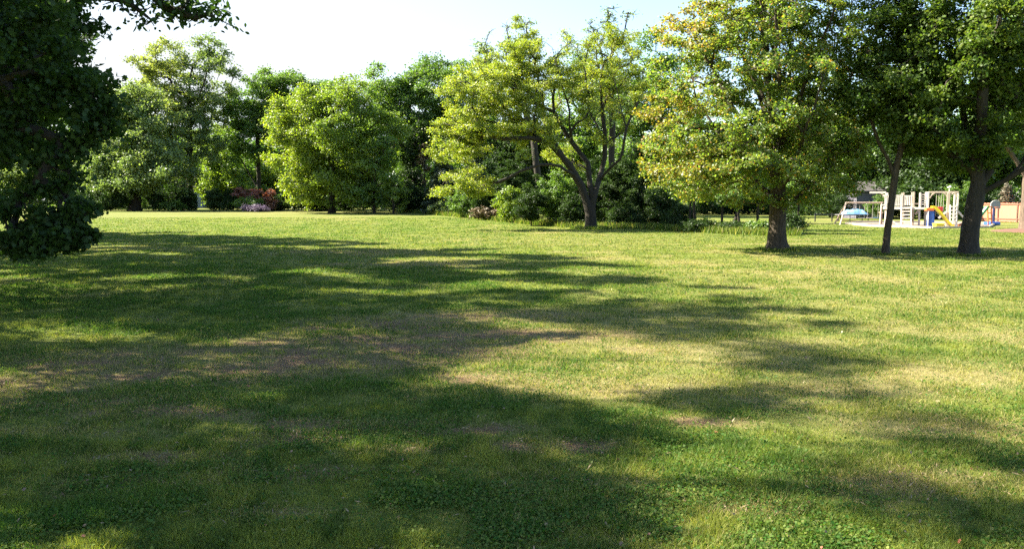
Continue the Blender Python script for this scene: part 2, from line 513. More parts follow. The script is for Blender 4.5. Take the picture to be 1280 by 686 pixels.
# ------------------------------------------------------------------ the trees
NEAR = "shade trees on the lawn"
FAR = "trees along the back of the lawn"

# --- the dark maple hanging in from the left
b = np.array([-14.0, 17.0, 0])
def left_edge(q):                         # outline of the boughs that hang into view
    px, py = to_pix(*q)
    return px > np.interp(py, [-60, 0, 40, 100, 170, 200, 240, 290, 330], [44, 70, 92, 132, 136, 104, 88, 80, 20])
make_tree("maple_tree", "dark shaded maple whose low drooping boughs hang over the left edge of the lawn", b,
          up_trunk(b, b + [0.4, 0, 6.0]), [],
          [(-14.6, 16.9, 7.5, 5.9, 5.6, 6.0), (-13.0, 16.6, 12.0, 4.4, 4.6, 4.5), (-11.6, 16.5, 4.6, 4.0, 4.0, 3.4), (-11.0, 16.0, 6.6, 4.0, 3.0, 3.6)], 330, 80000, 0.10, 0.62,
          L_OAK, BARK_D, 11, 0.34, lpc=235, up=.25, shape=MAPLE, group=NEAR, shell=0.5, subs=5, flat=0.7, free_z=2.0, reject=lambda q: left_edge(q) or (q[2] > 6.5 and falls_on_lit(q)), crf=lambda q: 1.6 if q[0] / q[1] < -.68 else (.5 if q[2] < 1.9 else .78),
          extra=SHADOW_BOUGHS[0] + [at(20, 285, 14.6), at(45, 292, 14.4), at(72, 278, 14.6), at(88, 268, 14.8), at(20, 302, 14.2), at(76, 240, 15), at(105, 185, 15.2), at(122, 150, 15.4), at(30, 304, 14.2), at(66, 290, 14.4), at(92, 284, 14.5),
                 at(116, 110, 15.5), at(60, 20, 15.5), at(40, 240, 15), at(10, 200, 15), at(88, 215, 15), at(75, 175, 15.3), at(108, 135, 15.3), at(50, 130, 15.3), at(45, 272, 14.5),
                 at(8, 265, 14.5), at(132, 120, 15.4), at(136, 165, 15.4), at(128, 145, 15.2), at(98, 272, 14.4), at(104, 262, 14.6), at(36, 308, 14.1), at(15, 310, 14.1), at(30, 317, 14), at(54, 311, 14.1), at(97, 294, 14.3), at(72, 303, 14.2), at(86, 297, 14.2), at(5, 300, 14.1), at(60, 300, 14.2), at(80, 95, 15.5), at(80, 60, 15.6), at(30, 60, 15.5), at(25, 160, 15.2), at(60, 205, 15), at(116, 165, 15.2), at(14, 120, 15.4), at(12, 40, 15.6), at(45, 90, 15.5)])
# --- a taller tree behind it: one bough reaches across the sky
b = np.array([-11.6, 12.0, 0])
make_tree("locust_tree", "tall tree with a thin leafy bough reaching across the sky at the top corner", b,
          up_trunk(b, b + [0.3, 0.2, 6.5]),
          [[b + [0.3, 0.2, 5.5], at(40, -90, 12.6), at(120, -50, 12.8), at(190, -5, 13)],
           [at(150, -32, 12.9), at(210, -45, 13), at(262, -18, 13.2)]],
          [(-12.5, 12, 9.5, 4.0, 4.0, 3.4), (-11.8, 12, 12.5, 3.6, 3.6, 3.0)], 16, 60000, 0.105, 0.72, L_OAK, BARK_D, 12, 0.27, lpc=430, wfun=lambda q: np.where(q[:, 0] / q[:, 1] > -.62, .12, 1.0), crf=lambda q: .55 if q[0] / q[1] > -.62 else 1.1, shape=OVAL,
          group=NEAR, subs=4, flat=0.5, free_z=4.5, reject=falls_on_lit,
          extra=SHADOW_BOUGHS[1] + [at(150, 0, 12.9), at(172, 12, 13), at(190, 26, 13), at(205, 8, 13.1), at(225, 14, 13.1), at(245, 22, 13.2), at(262, 10, 13.2), at(235, 0, 13.1), at(120, -6, 12.9), at(268, 24, 13.2), at(215, -12, 13)])
# --- shade trees beyond the frame on the left, unseen boughs shaped so their shadows cross the lawn
for i in (2, 3, 4):
    x, y, h, r = SHADERS[i]
    b = np.array([x, y, 0])
    make_tree("shade_tree", "tall broad shade tree standing just past the left edge of the picture", b, up_trunk(b, b + [0, 0, h * .5]), [],
              [(x - 1, y + .5, h * .5, r * .8, r * .8, h * .3)], 25, 1, (0, 0, .26, .24, .15)[i], (0, 0, 1.2, 1.1, .72)[i], L_OAK, BARK_D, 10 + i, 0.34, lpc=460, shape=DIAM, group="shade trees past the left edge", flat=0.6,
              reject=falls_on_lit, extra=SHADOW_BOUGHS[i])

# --- box elder with the forked trunk
D = 55.0; b = on_ground(738, D)
T = lambda px, py, dd=0.0: at(px, py, D + dd)
make_tree("box_elder_tree", "yellow green tree with a forked trunk and long limbs leaning left", b,
          [b - [0, 0, .2], T(738, 266), T(741, 250), T(745, 238)],
          [[T(739, 258), T(726, 232), T(712, 208), T(690, 176), T(668, 158, 1), T(640, 142, 1), T(612, 118, 1.5), T(585, 105, 1)],
           [T(712, 208), T(690, 182, -1), T(662, 172, -2), T(630, 174, -2), T(596, 166, -2)],
           [T(716, 214), T(700, 208, -2), T(675, 206, -3), T(650, 214, -3), T(622, 228, -3)],
           [T(690, 176), T(680, 150, 1.5), T(678, 118, 2), T(668, 80, 2)],
           [T(743, 244), T(734, 205, .5), T(715, 178, 1), T(692, 140, 1), T(664, 128, 1), T(640, 110, 0)],
           [T(715, 178), T(712, 140, -1), T(700, 100, -1), T(690, 60, -1)],
           [T(745, 240), T(752, 215, 1), T(757, 180, 1), T(752, 120, 1.5), T(745, 60, 2)],
           [T(752, 215), T(775, 200, -1), T(783, 160, -1.5), T(770, 110, -1.5), T(760, 70, -1)],
           [T(757, 180), T(735, 130, 2), T(728, 80, 2)], [T(783, 160), T(800, 120, 0), T(806, 80, 0)]],
          [E(600, 130, 55, 62, D - 1, 4.0), E(645, 95, 50, 52, D, 3.5), E(575, 170, 38, 60, D - 1, 3.0), E(655, 60, 26, 40, D + 1, 2.2), E(705, 95, 52, 60, D + 1, 4), E(760, 110, 42, 70, D + .5, 3.6),
           E(585, 232, 40, 22, D - 2.5, 2), E(660, 160, 55, 38, D - 1.5, 3), E(770, 55, 30, 32, D + 1, 2), E(795, 110, 24, 50, D + .5, 2), E(700, 190, 30, 30, D + 3, 2)],
          470, 150000, 0.103, 0.66, L_ELDER, BARK_D, 21, 0.38, 0.009, shape=DIAM, group=NEAR, shell=0.55, subs=4, flat=0.55, droop=0.4, up=0.6, wfun=lambda q: np.where(640 + FPX * q[:, 0] / q[:, 1] > 690, .62, 1.0), turn=some_turn(.2, .3), flare=0.4,
          sides=(10, 3), free_z=3.0)

# --- turning maple
D = 32.0; b = on_ground(971, D)
T = lambda px, py, dd=0.0: at(px, py, D + dd)
def maple_turn(p, rng):
    px = 640 + FPX * p[:, 0] / p[:, 1]
    n = fbm(p[:, 0] * .9 + 7 + p[:, 1] * .5, p[:, 2] * .9, 5, 3)
    return sstep(960, 815, px) * 0.42 * sstep(.36, .66, n) * .85 + .05 * n + rng.normal(size=len(p)) * .13 + (rng.random(len(p)) < .04) * .7
lm = []
rng0 = np.random.default_rng(5)
for k in range(13):
    z0 = 1.6 + .32 * k; a = k * 2.4
    q0 = b + [0.03 * k, 0, z0]
    L = 3.9 - .12 * k
    dx, dy = math.cos(a), math.sin(a)
    lm.append([q0, q0 + [dx * L * .22, dy * L * .22, .55 + .05 * k], q0 + [dx * L * .55, dy * L * .55, 1.9 + .1 * k], q0 + [dx * L, dy * L, 4.2 + .12 * k]])
make_tree("maple_tree", "large maple turning from green to orange on its outer leaves, grooved trunk", b,
          [b - [0, 0, .2], T(971, 285), T(972, 240), T(972, 190, .2), T(962, 120, .2), T(955, 40), T(952, -60), T(955, -130)], lm,
          [E(938, 190, 138, 72, D, 4.4), E(935, 120, 142, 100, D, 4.6), E(945, 40, 122, 95, D, 4.2), E(955, -50, 95, 85, D, 3.2), E(1015, 195, 68, 66, D, 3.0), E(860, 205, 58, 48, D - .3, 2.6), E(960, -110, 55, 60, D, 2), E(1035, 60, 45, 90, D, 2.4)],
          760, 150000, 0.086, 0.50, L_MAPLE, BARK, 31, 0.325, 0.006, shape=LOBED, group=NEAR, shell=0.36, min_d=.42, subs=5, flat=0.6, turn=maple_turn, flare=0.85, sides=(12, 3), free_z=1.7, step=0.5)

# --- slim leaning tree
D = 29.5; b = on_ground(1107, D)
T = lambda px, py, dd=0.0: at(px, py, D + dd)
make_tree("young_tree", "slim dark leaning tree with a narrow forked trunk between the maple and the broad tree", b,
          [b - [0, 0, .2], T(1110, 285), T(1116, 240), T(1121, 205), T(1128, 180)],
          [[T(1118, 215), T(1110, 200), T(1100, 180), T(1090, 150)], [T(1128, 180), T(1135, 130, .5), T(1140, 80, .5), T(1135, 20, .5)]],
          [E(1125, 115, 62, 62, D, 2.0), E(1150, 165, 42, 32, D + .3, 1.6), E(1130, 40, 55, 70, D, 1.9), E(1085, 130, 30, 35, D, 1.2), E(1130, -50, 45, 55, D, 1.6)],
          160, 50000, 0.096, 0.6, L_RIGHT, BARK, 41, 0.125, 0.008, shape=LOBED, group=NEAR, shell=0.5, turn=some_turn(.0, .12), flare=0.4, free_z=2.6, step=0.5)

# --- broad tree on the right
D = 28.8; b = on_ground(1211, D)
T = lambda px, py, dd=0.0: at(px, py, D + dd)
make_tree("broad_tree", "broad dark tree at the right with a thick trunk and a long low limb", b,
          [b - [0, 0, .2], T(1213, 285), T(1218, 250), T(1222, 235), T(1224, 190)],
          [[T(1222, 236), T(1215, 195), T(1205, 140, .5), T(1195, 70, .5)], [T(1221, 240), T(1236, 215), T(1248, 170, .5), T(1255, 110, .5), T(1258, 40, .5)],
           [T(1219, 246), T(1235, 237, -.2), T(1258, 224, -.5), T(1290, 205, -1), T(1330, 185, -1)], [T(1224, 190), T(1228, 130, -1), T(1225, 50, -1), T(1228, -40)],
           [T(1258, 224, -.5), T(1275, 205), T(1290, 175)]],
          [E(1225, 60, 95, 85, D, 3.4), E(1180, 135, 62, 55, D, 2.4), E(1220, 165, 60, 45, D, 2.4), E(1290, 95, 70, 75, D, 2.8), E(1230, -50, 90, 80, D, 3.2), E(1200, 205, 35, 22, D + .5, 1.4), E(1230, -140, 60, 60, D, 2.2), E(1335, 165, 45, 28, D - 1, 1.6)],
          300, 90000, 0.096, 0.66, L_RIGHT, BARK_D, 51, 0.285, 0.01, shape=LOBED, group=NEAR, shell=0.45, turn=lambda p, rng: .25 * sstep(1180, 1290, 640 + FPX * p[:, 0] / p[:, 1]) * sstep(.35, .7, fbm(p[:, 0], p[:, 2], 3)) + rng.normal(size=len(p)) * .15,  # yellow sunlit spots on the right put into the leaf colour
          flare=0.6, sides=(14, 4), free_z=2.2, step=0.5)

# --- pale trunk at the right edge with its ring of mulch
D = 50.0; b = on_ground(1285, D)
T = lambda px, py, dd=0.0: at(px, py, D + dd)
make_tree("pale_tree", "pale reddish trunked tree rising from a ring of mulch by the salmon fence", b,
          [b - [0, 0, .2], T(1284, 270), T(1287, 240), T(1290, 200), T(1292, 150)], [[T(1287, 235), T(1272, 205), T(1255, 180)]],
          [E(1290, 110, 70, 60, D, 3.5), E(1275, 160, 45, 28, D, 2), E(1290, 40, 60, 55, D, 3)], 90, 26000, 0.18, 0.9, L_MID, BARK_L, 61, 0.42, group=NEAR, flare=0.7, sides=(12, 3), free_z=3.5)

# --- the tree line at the back of the lawn, left to right
def far_tree(name, label, px, D, ell, nl, leaf, mat, seed, r0=0.35, nc=120, cr=1.3, top=150, tx=None, bark=BARK_D, limbs=(), **kw):
    b = on_ground(px, D); tx = px if tx is None else tx
    t = [b - [0, 0, .2], at((px * 2 + tx) / 3, 240, D), at((px + tx) / 2, (240 + top) / 2, D), at(tx, top, D)]
    kw.setdefault("group", FAR)
    if name in ("broadleaf_tree", "background_tree"):
        nl = int(nl * 2.7); nc = int(nc * 1.5); cr *= 1.25; leaf *= 1.1
        kw.setdefault("up", .45)
    return make_tree(name, label, b, t, [[at(*q) for q in l] for l in limbs], [E(*q) for q in ell], nc, nl, leaf, cr, mat, bark, seed, r0, 0.02, free_z=kw.pop("free_z", 2.2), step=1.2, **kw)

far_tree("broadleaf_tree", "grey green spreading tree with a thick dark trunk, first full tree past the shaded maple", 170, 98,
         [(175, 185, 58, 55, 98, 4.5), (165, 225, 55, 26, 97, 4), (145, 140, 34, 46, 99), (130, 205, 34, 40, 97, 3), (195, 212, 48, 30, 96, 3.5), (170, 130, 30, 30, 98)], 21000, 0.24, L_GREY, 101, .65, 130, 1.3, 160)
far_tree("broadleaf_tree", "tall pale yellowish tree with open sky showing through its outer leaves", 237, 106,
         [(235, 205, 46, 40, 106, 4), (232, 130, 58, 60, 106, 5), (200, 150, 45, 55, 106, 4), (215, 82, 45, 36, 106, 4), (258, 95, 36, 42, 106, 4), (245, 175, 45, 48, 106, 4), (262, 62, 22, 22, 106, 2), (185, 95, 30, 32, 106, 3)], 20000, 0.24, L_GREY, 102, .4, 150, 1.1, 110,
         turn=lambda p, rng: .45 * sstep(4, 16, p[:, 2]) * sstep(270, 200, 640 + FPX * p[:, 0] / p[:, 1]) + rng.normal(size=len(p)) * .15)  # leaves yellower towards the upper left
far_tree("broadleaf_tree", "deep green tree with a slanting double trunk above the red shrubs", 327, 110,
         [(330, 135, 48, 48, 110, 4.5), (372, 165, 40, 50, 110, 4), (302, 165, 30, 38, 110, 3), (372, 115, 34, 28, 110, 3), (342, 102, 34, 20, 110, 3), (318, 195, 35, 18, 110, 3), (400, 118, 20, 22, 110, 2)], 22000, 0.24, L_MID, 103, .3, 130, 1.2, 130, tx=318,
         limbs=[[(327, 240, 110), (312, 218, 110), (298, 196, 110), (290, 170, 110)]])
far_tree("broadleaf_tree", "rounded bright yellow green tree standing in front of the back tree line", 415, 88,
         [(412, 175, 66, 58, 88, 5), (372, 185, 38, 52, 87, 4), (458, 175, 38, 52, 88, 4), (405, 128, 42, 22, 88, 3), (440, 122, 32, 20, 88, 3), (352, 152, 22, 28, 88, 2), (484, 155, 20, 26, 88, 2), (432, 106, 14, 12, 88, 1.5), (384, 120, 15, 15, 88, 1.5), (462, 128, 14, 12, 88, 1.2), (385, 243, 32, 13, 87, 3), (450, 243, 30, 12, 87, 3), (395, 225, 50, 22, 87, 4), (450, 222, 32, 24, 88, 3)], 30000, 0.20, L_LIME, 104, .35, 170, 1.1, 140,
         turn=lambda p, rng: .35 * sstep(450, 350, 640 + FPX * p[:, 0] / p[:, 1]) - .1 + rng.normal(size=len(p)) * .2)  # sunlit left side of the crown put into the leaf colour
far_tree("broadleaf_tree", "tall green tree with open upper branches above the vine covered trunk", 512, 97,
         [(530, 185, 36, 50, 97, 4), (498, 110, 40, 38, 97, 4), (548, 92, 42, 26, 97, 4), (525, 135, 46, 40, 97, 4), (492, 140, 26, 34, 97, 3), (560, 130, 30, 45, 97, 3)], 19000, 0.22, L_MID, 105, .4, 130, 1.1, 130,
         limbs=[[(512, 190, 97), (530, 160, 97), (548, 125, 97), (556, 100, 97)], [(512, 180, 97), (500, 150, 97), (494, 115, 97)]])
far_tree("vine_covered_tree", "narrow dark tree wrapped in vines with a patch of dead brown leaves", 518, 93,
         [(515, 215, 20, 46, 93, 2.5), (508, 185, 24, 28, 93, 2.5), (528, 165, 18, 22, 93, 2), (524, 240, 20, 26, 93, 2)], 15000, 0.22, L_DARK, 106, .35, 90, 0.9, 170,
         turn=lambda p, rng: 0 * p[:, 0])
far_tree("dead_vine", "hanging mass of dead brown vine leaves beside the dark vine covered tree", 531, 91.5,
         [(532, 190, 6, 28, 91.5, .6), (528, 215, 4, 24, 91.5, .5)], 1500, 0.22, L_BROWN, 107, .08, 16, .5, 190, cat="vine", group=None)
far_tree("small_tree", "fresh green bushy small tree at the lawn edge under the vine covered tree", 468, 86,
         [(470, 225, 26, 34, 86, 2.4), (482, 190, 18, 22, 86, 2), (458, 245, 22, 20, 86, 2)], 9500, 0.2, L_MID, 108, .14, 60, .8, 205, free_z=.6)
far_tree("small_tree", "short bushy bright green sapling tree in front of the vine covered tree", 492, 85,
         [(494, 242, 16, 22, 85, 1.6)], 4200, 0.17, L_LIME, 109, .1, 30, .6, 230, free_z=.5)
# trees further back that close the gaps
k = 0
for (px, D, rx, ry, cy, mat, lab) in ((40, 118, 60, 70, 190, L_GREY, "grey green tree far back, mostly hidden by the shaded maple"),
        (105, 125, 40, 62, 190, L_MID, "mid green tree far back between the shaded maple and the spreading grey tree"),
        (282, 128, 34, 55, 205, L_LIME, "sunlit yellow green tree far behind the red shrubs, left of the slanting trunks"),
        (338, 132, 40, 34, 225, L_LIME, "low sunlit yellow green tree seen under the slanting double trunk"),
        (455, 120, 40, 70, 170, L_MID, "tree with green leaves directly behind the rounded yellow green tree"),
        (592, 112, 45, 85, 155, L_MID, "green tree behind the two spruces"),
        (660, 108, 50, 70, 180, L_DARK, "dark green tree behind the leaning limbs of the box elder"),
        (735, 104, 50, 100, 155, L_MID, "green tree behind the forked trunk of the box elder"),
        (803, 96, 48, 105, 145, L_MID, "mid green tree between the box elder and the turning maple"),
        (880, 112, 50, 70, 190, L_MID, "green tree far behind the left half of the turning maple"),
        (965, 118, 45, 60, 205, L_MID, "green tree far behind the trunk of the turning maple"),
        (1035, 105, 46, 90, 165, L_GREY, "greyish tree behind the right half of the turning maple"),
        (1080, 92, 30, 60, 175, L_MID, "green tree behind the grey shed"),
        (1150, 96, 48, 75, 160, L_MID, "green tree rising behind the wooden play tower"),
        (1130, 88, 30, 30, 212, L_DARK, "low dark tree between the grey shed and the play tower"),
        (1172, 84, 34, 36, 215, L_DARK, "low dark bushy tree directly behind the swing bay"),
        (1235, 100, 48, 70, 175, L_MID, "green tree behind the basketball hoop"),
        (1310, 96, 50, 80, 165, L_MID, "green tree behind the salmon fence at the edge of the picture")):
    far_tree("background_tree", lab, px, D, [(px, cy, rx, ry, D), (px - rx * .4, cy + 25, rx * .7, ry * .6, D - 1), (px + rx * .45, cy + 20, rx * .7, ry * .6, D - 1)], 11000 if rx > 32 else 7500, 0.27, mat, 200 + k, .3, 80, 1.4, cy,
             group="trees behind the first tree line")
    k += 1

# --- tall half bare trees behind the box elder
far_tree("half_bare_tree", "tall thin tree with half bare grey topmost branches behind the box elder's left limbs", 692, 74,
         [(640, 75, 42, 46, 74, 3), (603, 90, 26, 36, 74, 2.2), (660, 45, 24, 26, 74, 2), (665, 110, 30, 40, 74, 2.5), (610, 60, 20, 20, 74, 1.5)], 6000, 0.19, L_GREY, 301, .3, 120, .9, 90, tx=640, bare=.75)
far_tree("half_bare_tree", "tall thin tree with half bare crown against the sky behind the box elder's trunk", 765, 72,
         [(765, 45, 38, 34, 72, 2.5), (730, 80, 28, 40, 72, 2.2), (790, 85, 26, 40, 72, 2.2), (755, 110, 40, 50, 72, 3)], 7000, 0.18, L_GREY, 302, .28, 120, .85, 80, bare=.7)

# --- spruces
def spruce(label, px, D, top, wid, seed, mat=L_SPRUCE, n=16000, name="spruce_tree", group="spruces behind the box elder"):
    rng = np.random.default_rng(seed)
    b = on_ground(px, D); H = at(px, top, D)[2] - b[2]; Rr = wid * D / FPX
    root = empty(name, b, label=label, cat="tree", group=group)
    mb = MB(); mb.tube([(0, 0, -.2), (0, 0, H * .5), (0, 0, H)], [.22, .12, .02], 7)
    pos, nr, cl = [], [], []
    nb = 130
    for i in range(nb):
        u = (i + rng.random()) / nb; z = .3 + (H - .4) * u ** 0.9
        r = Rr * (1 - u) ** .85 * (.75 + .4 * rng.random()) + .1; a = rng.random() * 6.283
        k = max(4, int(n / nb * (r / Rr) * 1.7))
        t = rng.random(k) ** .6
        q = np.stack([math.cos(a) * r * t, math.sin(a) * r * t, z - .28 * r * t + .2 * r * t * t], 1)
        w = .28 * r * (1.1 - t)[:, None] + .08
        q = q + rng.normal(size=(k, 3)) * w * np.array([.55, .55, .4])
        pos.append(q); cl.append(np.full(k, rng.random()))
        nr.append(rng.normal(size=(k, 3)) * .6 + [0, 0, .9])
        mb.tube([(0, 0, z), (math.cos(a) * r * .85, math.sin(a) * r * .85, z - .1 * r)], [.03, .008], 4)
    mb.build("trunk", BARK_D, root, True)
    pos = np.vstack(pos); nr = np.vstack(nr); cl = np.concatenate(cl); ok = pos[:, 2] > .02
    pos, nr, cl = pos[ok], nr[ok], cl[ok]; m = len(pos)
    a = np.stack([rng.random(m), cl, np.clip(rng.normal(size=m) * .15, 0, 1)], 1)
    leaves("crown", pos, nr, .34 * (.6 + .7 * rng.random(m)), a, BLADE * [1.8, 1, 1], mat, root, rng)
    return root
spruce("bluish grey spruce at the lawn edge beside the vine covered tree", 556, 84, 178, 27, 401)
spruce("wider bluish spruce with drooping boughs partly behind the box elder's lowest limb", 598, 80, 165, 30, 402)
spruce("thin pale half dead conifer standing behind the basketball hoop and fence", 1255, 76, 228, 14, 403, L_TAN, 4000, "dead_conifer", None)

# --- bushes
def bush(label, px, D, ell, nl, leaf, mat, seed, nc=40, cr=.5, name="bush", cat="bush", group="bushes under the tree line", **kw):
    b = on_ground(px, D)
    t = [b - [0, 0, .1], b + [0, 0, .35]]
    return make_tree(name, label, b, t, [], [E(*q) for q in ell], nc, nl, leaf, cr, mat, BARK_D, seed, .06, .008, free_z=-1, flare=0, cat=cat, group=group, up=.5, **kw)
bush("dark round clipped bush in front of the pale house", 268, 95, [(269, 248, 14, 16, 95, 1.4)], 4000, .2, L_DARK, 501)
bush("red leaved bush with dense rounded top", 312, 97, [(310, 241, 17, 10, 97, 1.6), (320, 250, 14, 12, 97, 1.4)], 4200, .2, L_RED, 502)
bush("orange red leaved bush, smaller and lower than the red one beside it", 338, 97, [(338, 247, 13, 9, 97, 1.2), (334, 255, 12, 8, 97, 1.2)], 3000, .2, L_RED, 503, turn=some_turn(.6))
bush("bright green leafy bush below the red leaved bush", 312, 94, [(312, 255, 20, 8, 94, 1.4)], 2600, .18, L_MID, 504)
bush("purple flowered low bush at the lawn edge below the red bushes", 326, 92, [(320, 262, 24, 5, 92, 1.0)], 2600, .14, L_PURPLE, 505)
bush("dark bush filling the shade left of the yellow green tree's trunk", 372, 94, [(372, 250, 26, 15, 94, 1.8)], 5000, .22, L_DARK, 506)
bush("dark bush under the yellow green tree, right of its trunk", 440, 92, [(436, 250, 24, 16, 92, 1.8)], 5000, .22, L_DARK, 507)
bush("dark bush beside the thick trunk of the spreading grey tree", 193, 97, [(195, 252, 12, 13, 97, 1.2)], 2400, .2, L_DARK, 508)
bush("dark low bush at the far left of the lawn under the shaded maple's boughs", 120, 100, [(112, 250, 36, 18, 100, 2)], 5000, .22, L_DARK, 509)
bush("green low bush between the two far grey trees", 215, 97, [(214, 258, 16, 8, 97, 1.2)], 2400, .18, L_MID, 510)
bush("small pale green bush at the spruce's foot", 555, 82, [(552, 262, 18, 8, 82, 1.1)], 2600, .16, L_GREY, 511)
bush("yellowish leafy bush beneath the box elder's drooping limb", 640, 66, [(638, 255, 22, 20, 66, 1.6)], 6000, .15, L_LIME, 512, turn=some_turn(0, .2))
bush("bare reddish brown brush heap at the lawn edge left of the box elder", 612, 70, [(606, 267, 22, 6, 70, 1.0), (635, 264, 16, 8, 70, 1.0)], 3800, .16, L_BROWN, 513, name="brush_heap", cat="brush heap", group=None)
u = 0
for (px, D, cx, cy, rx, ry, mat, lab) in (
        (612, 72, 612, 232, 30, 34, L_DARK, "tall dark bush between the wider spruce and the yellowish bush"),
        (652, 68, 650, 222, 26, 36, L_DARK, "tall dark green bush behind the yellowish bush"),
        (585, 76, 583, 250, 22, 18, L_MID, "mid green low bush between the two spruces and the brown brush heap"),
        (742, 63, 742, 235, 26, 40, L_DARK, "tall dark bush directly behind the fork of the box elder"),
        (140, 96, 142, 248, 26, 15, L_DARK, "dark low bush left of the spreading grey tree's trunk"),
        (230, 101, 230, 250, 14, 13, L_DARK, "dark low bush at the foot of the pale tall tree"),
        (395, 96, 396, 246, 22, 18, L_DARK, "dark bush directly behind the yellow green tree's trunk"),
        (352, 99, 352, 254, 20, 10, L_GREY, "pale grey green low bush right of the orange red bush"),
        (520, 90, 520, 252, 24, 15, L_DARK, "low dark bush at the foot of the vine covered tree"),
        (664, 60, 664, 250, 24, 26, L_DARK, "dark bush left of the box elder's trunk, behind the yellowish bush"),
        (698, 61, 698, 240, 28, 34, L_MID, "tall leafy bush with glossy drooping leaves behind the box elder's trunk"),
        (716, 59, 715, 262, 20, 18, L_DARK, "low dark bush touching the left of the box elder's trunk"),
        (770, 60, 770, 240, 28, 42, L_DARK, "tall black green bush right of the box elder's trunk"),
        (802, 59, 800, 228, 30, 44, L_DARK, "tallest dark bush between the box elder and the turning maple"),
        (828, 57, 826, 258, 24, 26, L_DARK, "rounded dark bush right of the tallest dark bush"),
        (790, 57, 788, 268, 26, 18, L_DARK, "low dark bush at the lawn edge below the tallest dark bush"),
        (852, 54, 850, 272, 18, 17, L_DARK, "dark ragged bush where the shrub row meets the fence line saplings"),
        (874, 50, 874, 286, 22, 9, L_DARK, "low weedy bush at the foot of the leftmost saplings"),
        (915, 49, 915, 288, 22, 8, L_DARK, "low weedy bush at the foot of the middle saplings"),
        (943, 48, 945, 288, 14, 9, L_MID, "low green weedy bush just left of the maple trunk"),
        (992, 47, 992, 283, 12, 14, L_DARK, "weedy bush just right of the maple trunk"),
        (1192, 76, 1194, 252, 20, 22, L_MID, "rounded light green bush behind the right ladder of the play tower"),
        (1212, 78, 1214, 246, 16, 24, L_MID, "light green bush behind the broad tree's trunk"),
        (1105, 84, 1103, 256, 20, 12, L_MID, "green bush right of the grey shed"),
        (1050, 80, 1046, 252, 22, 16, L_DARK, "dark bush left of the grey shed")):
    a = rx * D / FPX
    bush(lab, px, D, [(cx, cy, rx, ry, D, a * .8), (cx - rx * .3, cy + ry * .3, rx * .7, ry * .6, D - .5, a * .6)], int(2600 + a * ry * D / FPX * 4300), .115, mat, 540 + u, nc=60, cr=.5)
    u += 1

# --- thin saplings on the overgrown fence line
u = 0
for (px, D, top, lean, r, lab) in ((861, 52, 240, 3, .07, "thin sapling, first from the shrub row"), (869, 51, 238, -2, .09, "thin sapling with a slight lean, second from the shrub row"),
        (902, 50, 245, 1, .08, "thin straight sapling, alone between the two pairs"), (914, 49.5, 240, 14, .13, "thickest sapling, leaning right on the fence line"),
        (926, 49, 246, -6, .08, "thin sapling leaning left against the thickest one"), (946, 48.5, 248, 2, .08, "sapling next to the maple's trunk on its left"),
        (985, 48, 240, -3, .09, "sapling next to the maple's trunk on its right"), (997, 48, 244, 2, .07, "sapling beyond the maple's trunk, last of the row")):
    b = on_ground(px, D)
    make_tree("sapling", lab, b, [b - [0, 0, .1], at(px + lean * .5, 270, D), at(px + lean, top, D)], [], [E(px + lean, top - 2, 13, 14, D, .7)], 22, 2400, .14, .35, L_DARK if u % 2 else L_MID, BARK_D, 600 + u, r, .006, flare=.1,
              group="saplings on the fence line", free_z=1.3)
    u += 1

# --- far woods beyond everything
rng = np.random.default_rng(77)
n = 130000
ang = rng.uniform(-.95, .95, n); dist = rng.uniform(140, 160, n)
x, y = np.sin(ang) * dist, np.cos(ang) * dist
hh = 7 + 9 * fbm(ang * 25, dist * .1, 9)
z = rng.random(n) ** .9 * hh + .5
lp = np.stack([x, y, z], 1); cid = vnoise(ang * 90, z * .35, 4)
o = leaves("woods", lp, rng.normal(size=(n, 3)) + [0, -.3, .5], .75 * (.6 + .7 * rng.random(n)), np.stack([rng.random(n), cid, np.zeros(n)], 1), DIAM, L_MID, None, rng)
tag(o, "far off green woods behind the houses and gardens", "woods", kind="stuff")

# --- tangled undergrowth that closes the foot of the tree lines
P_, S_, Q_ = [], [], []
for pts, hmin, hmax, dep, k in ((((95, 106), (200, 103), (300, 103), (400, 98), (480, 94), (545, 90)), 1.2, 3.6, 3.0, 52000),
                                (((545, 90), (600, 78), (660, 70), (730, 66), (800, 63), (850, 60)), 1.0, 3.4, 3.0, 46000),
                                (((1035, 92), (1100, 94), (1180, 90), (1240, 86), (1340, 82)), 1.2, 3.2, 2.0, 26000),
                                (((845, 108), (930, 112), (1040, 100)), 1.0, 2.6, 2.0, 14000)):
    px = np.array([q[0] for q in pts]); dd = np.array([q[1] for q in pts], float)
    t = rng.uniform(px[0], px[-1], k); t = t[(t < 248) | (t > 263)]; k = len(t); D_ = np.interp(t, px, dd) + rng.normal(size=k) * dep * .45
    xx = (t - 640) / FPX * D_; f = fbm(xx * .45, D_ * .3, 71, 4)
    top = hmin + (hmax - hmin) * sstep(.3, .75, f)
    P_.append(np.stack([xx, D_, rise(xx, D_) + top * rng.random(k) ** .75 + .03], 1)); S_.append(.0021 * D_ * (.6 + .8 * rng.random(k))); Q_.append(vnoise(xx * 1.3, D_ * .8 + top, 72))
lp = np.vstack(P_); n = len(lp)
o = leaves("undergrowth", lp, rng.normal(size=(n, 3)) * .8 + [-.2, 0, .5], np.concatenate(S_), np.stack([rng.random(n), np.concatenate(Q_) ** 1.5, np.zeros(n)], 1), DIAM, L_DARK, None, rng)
tag(o, "dark tangled undergrowth along the foot of the tree lines", "undergrowth", kind="stuff")
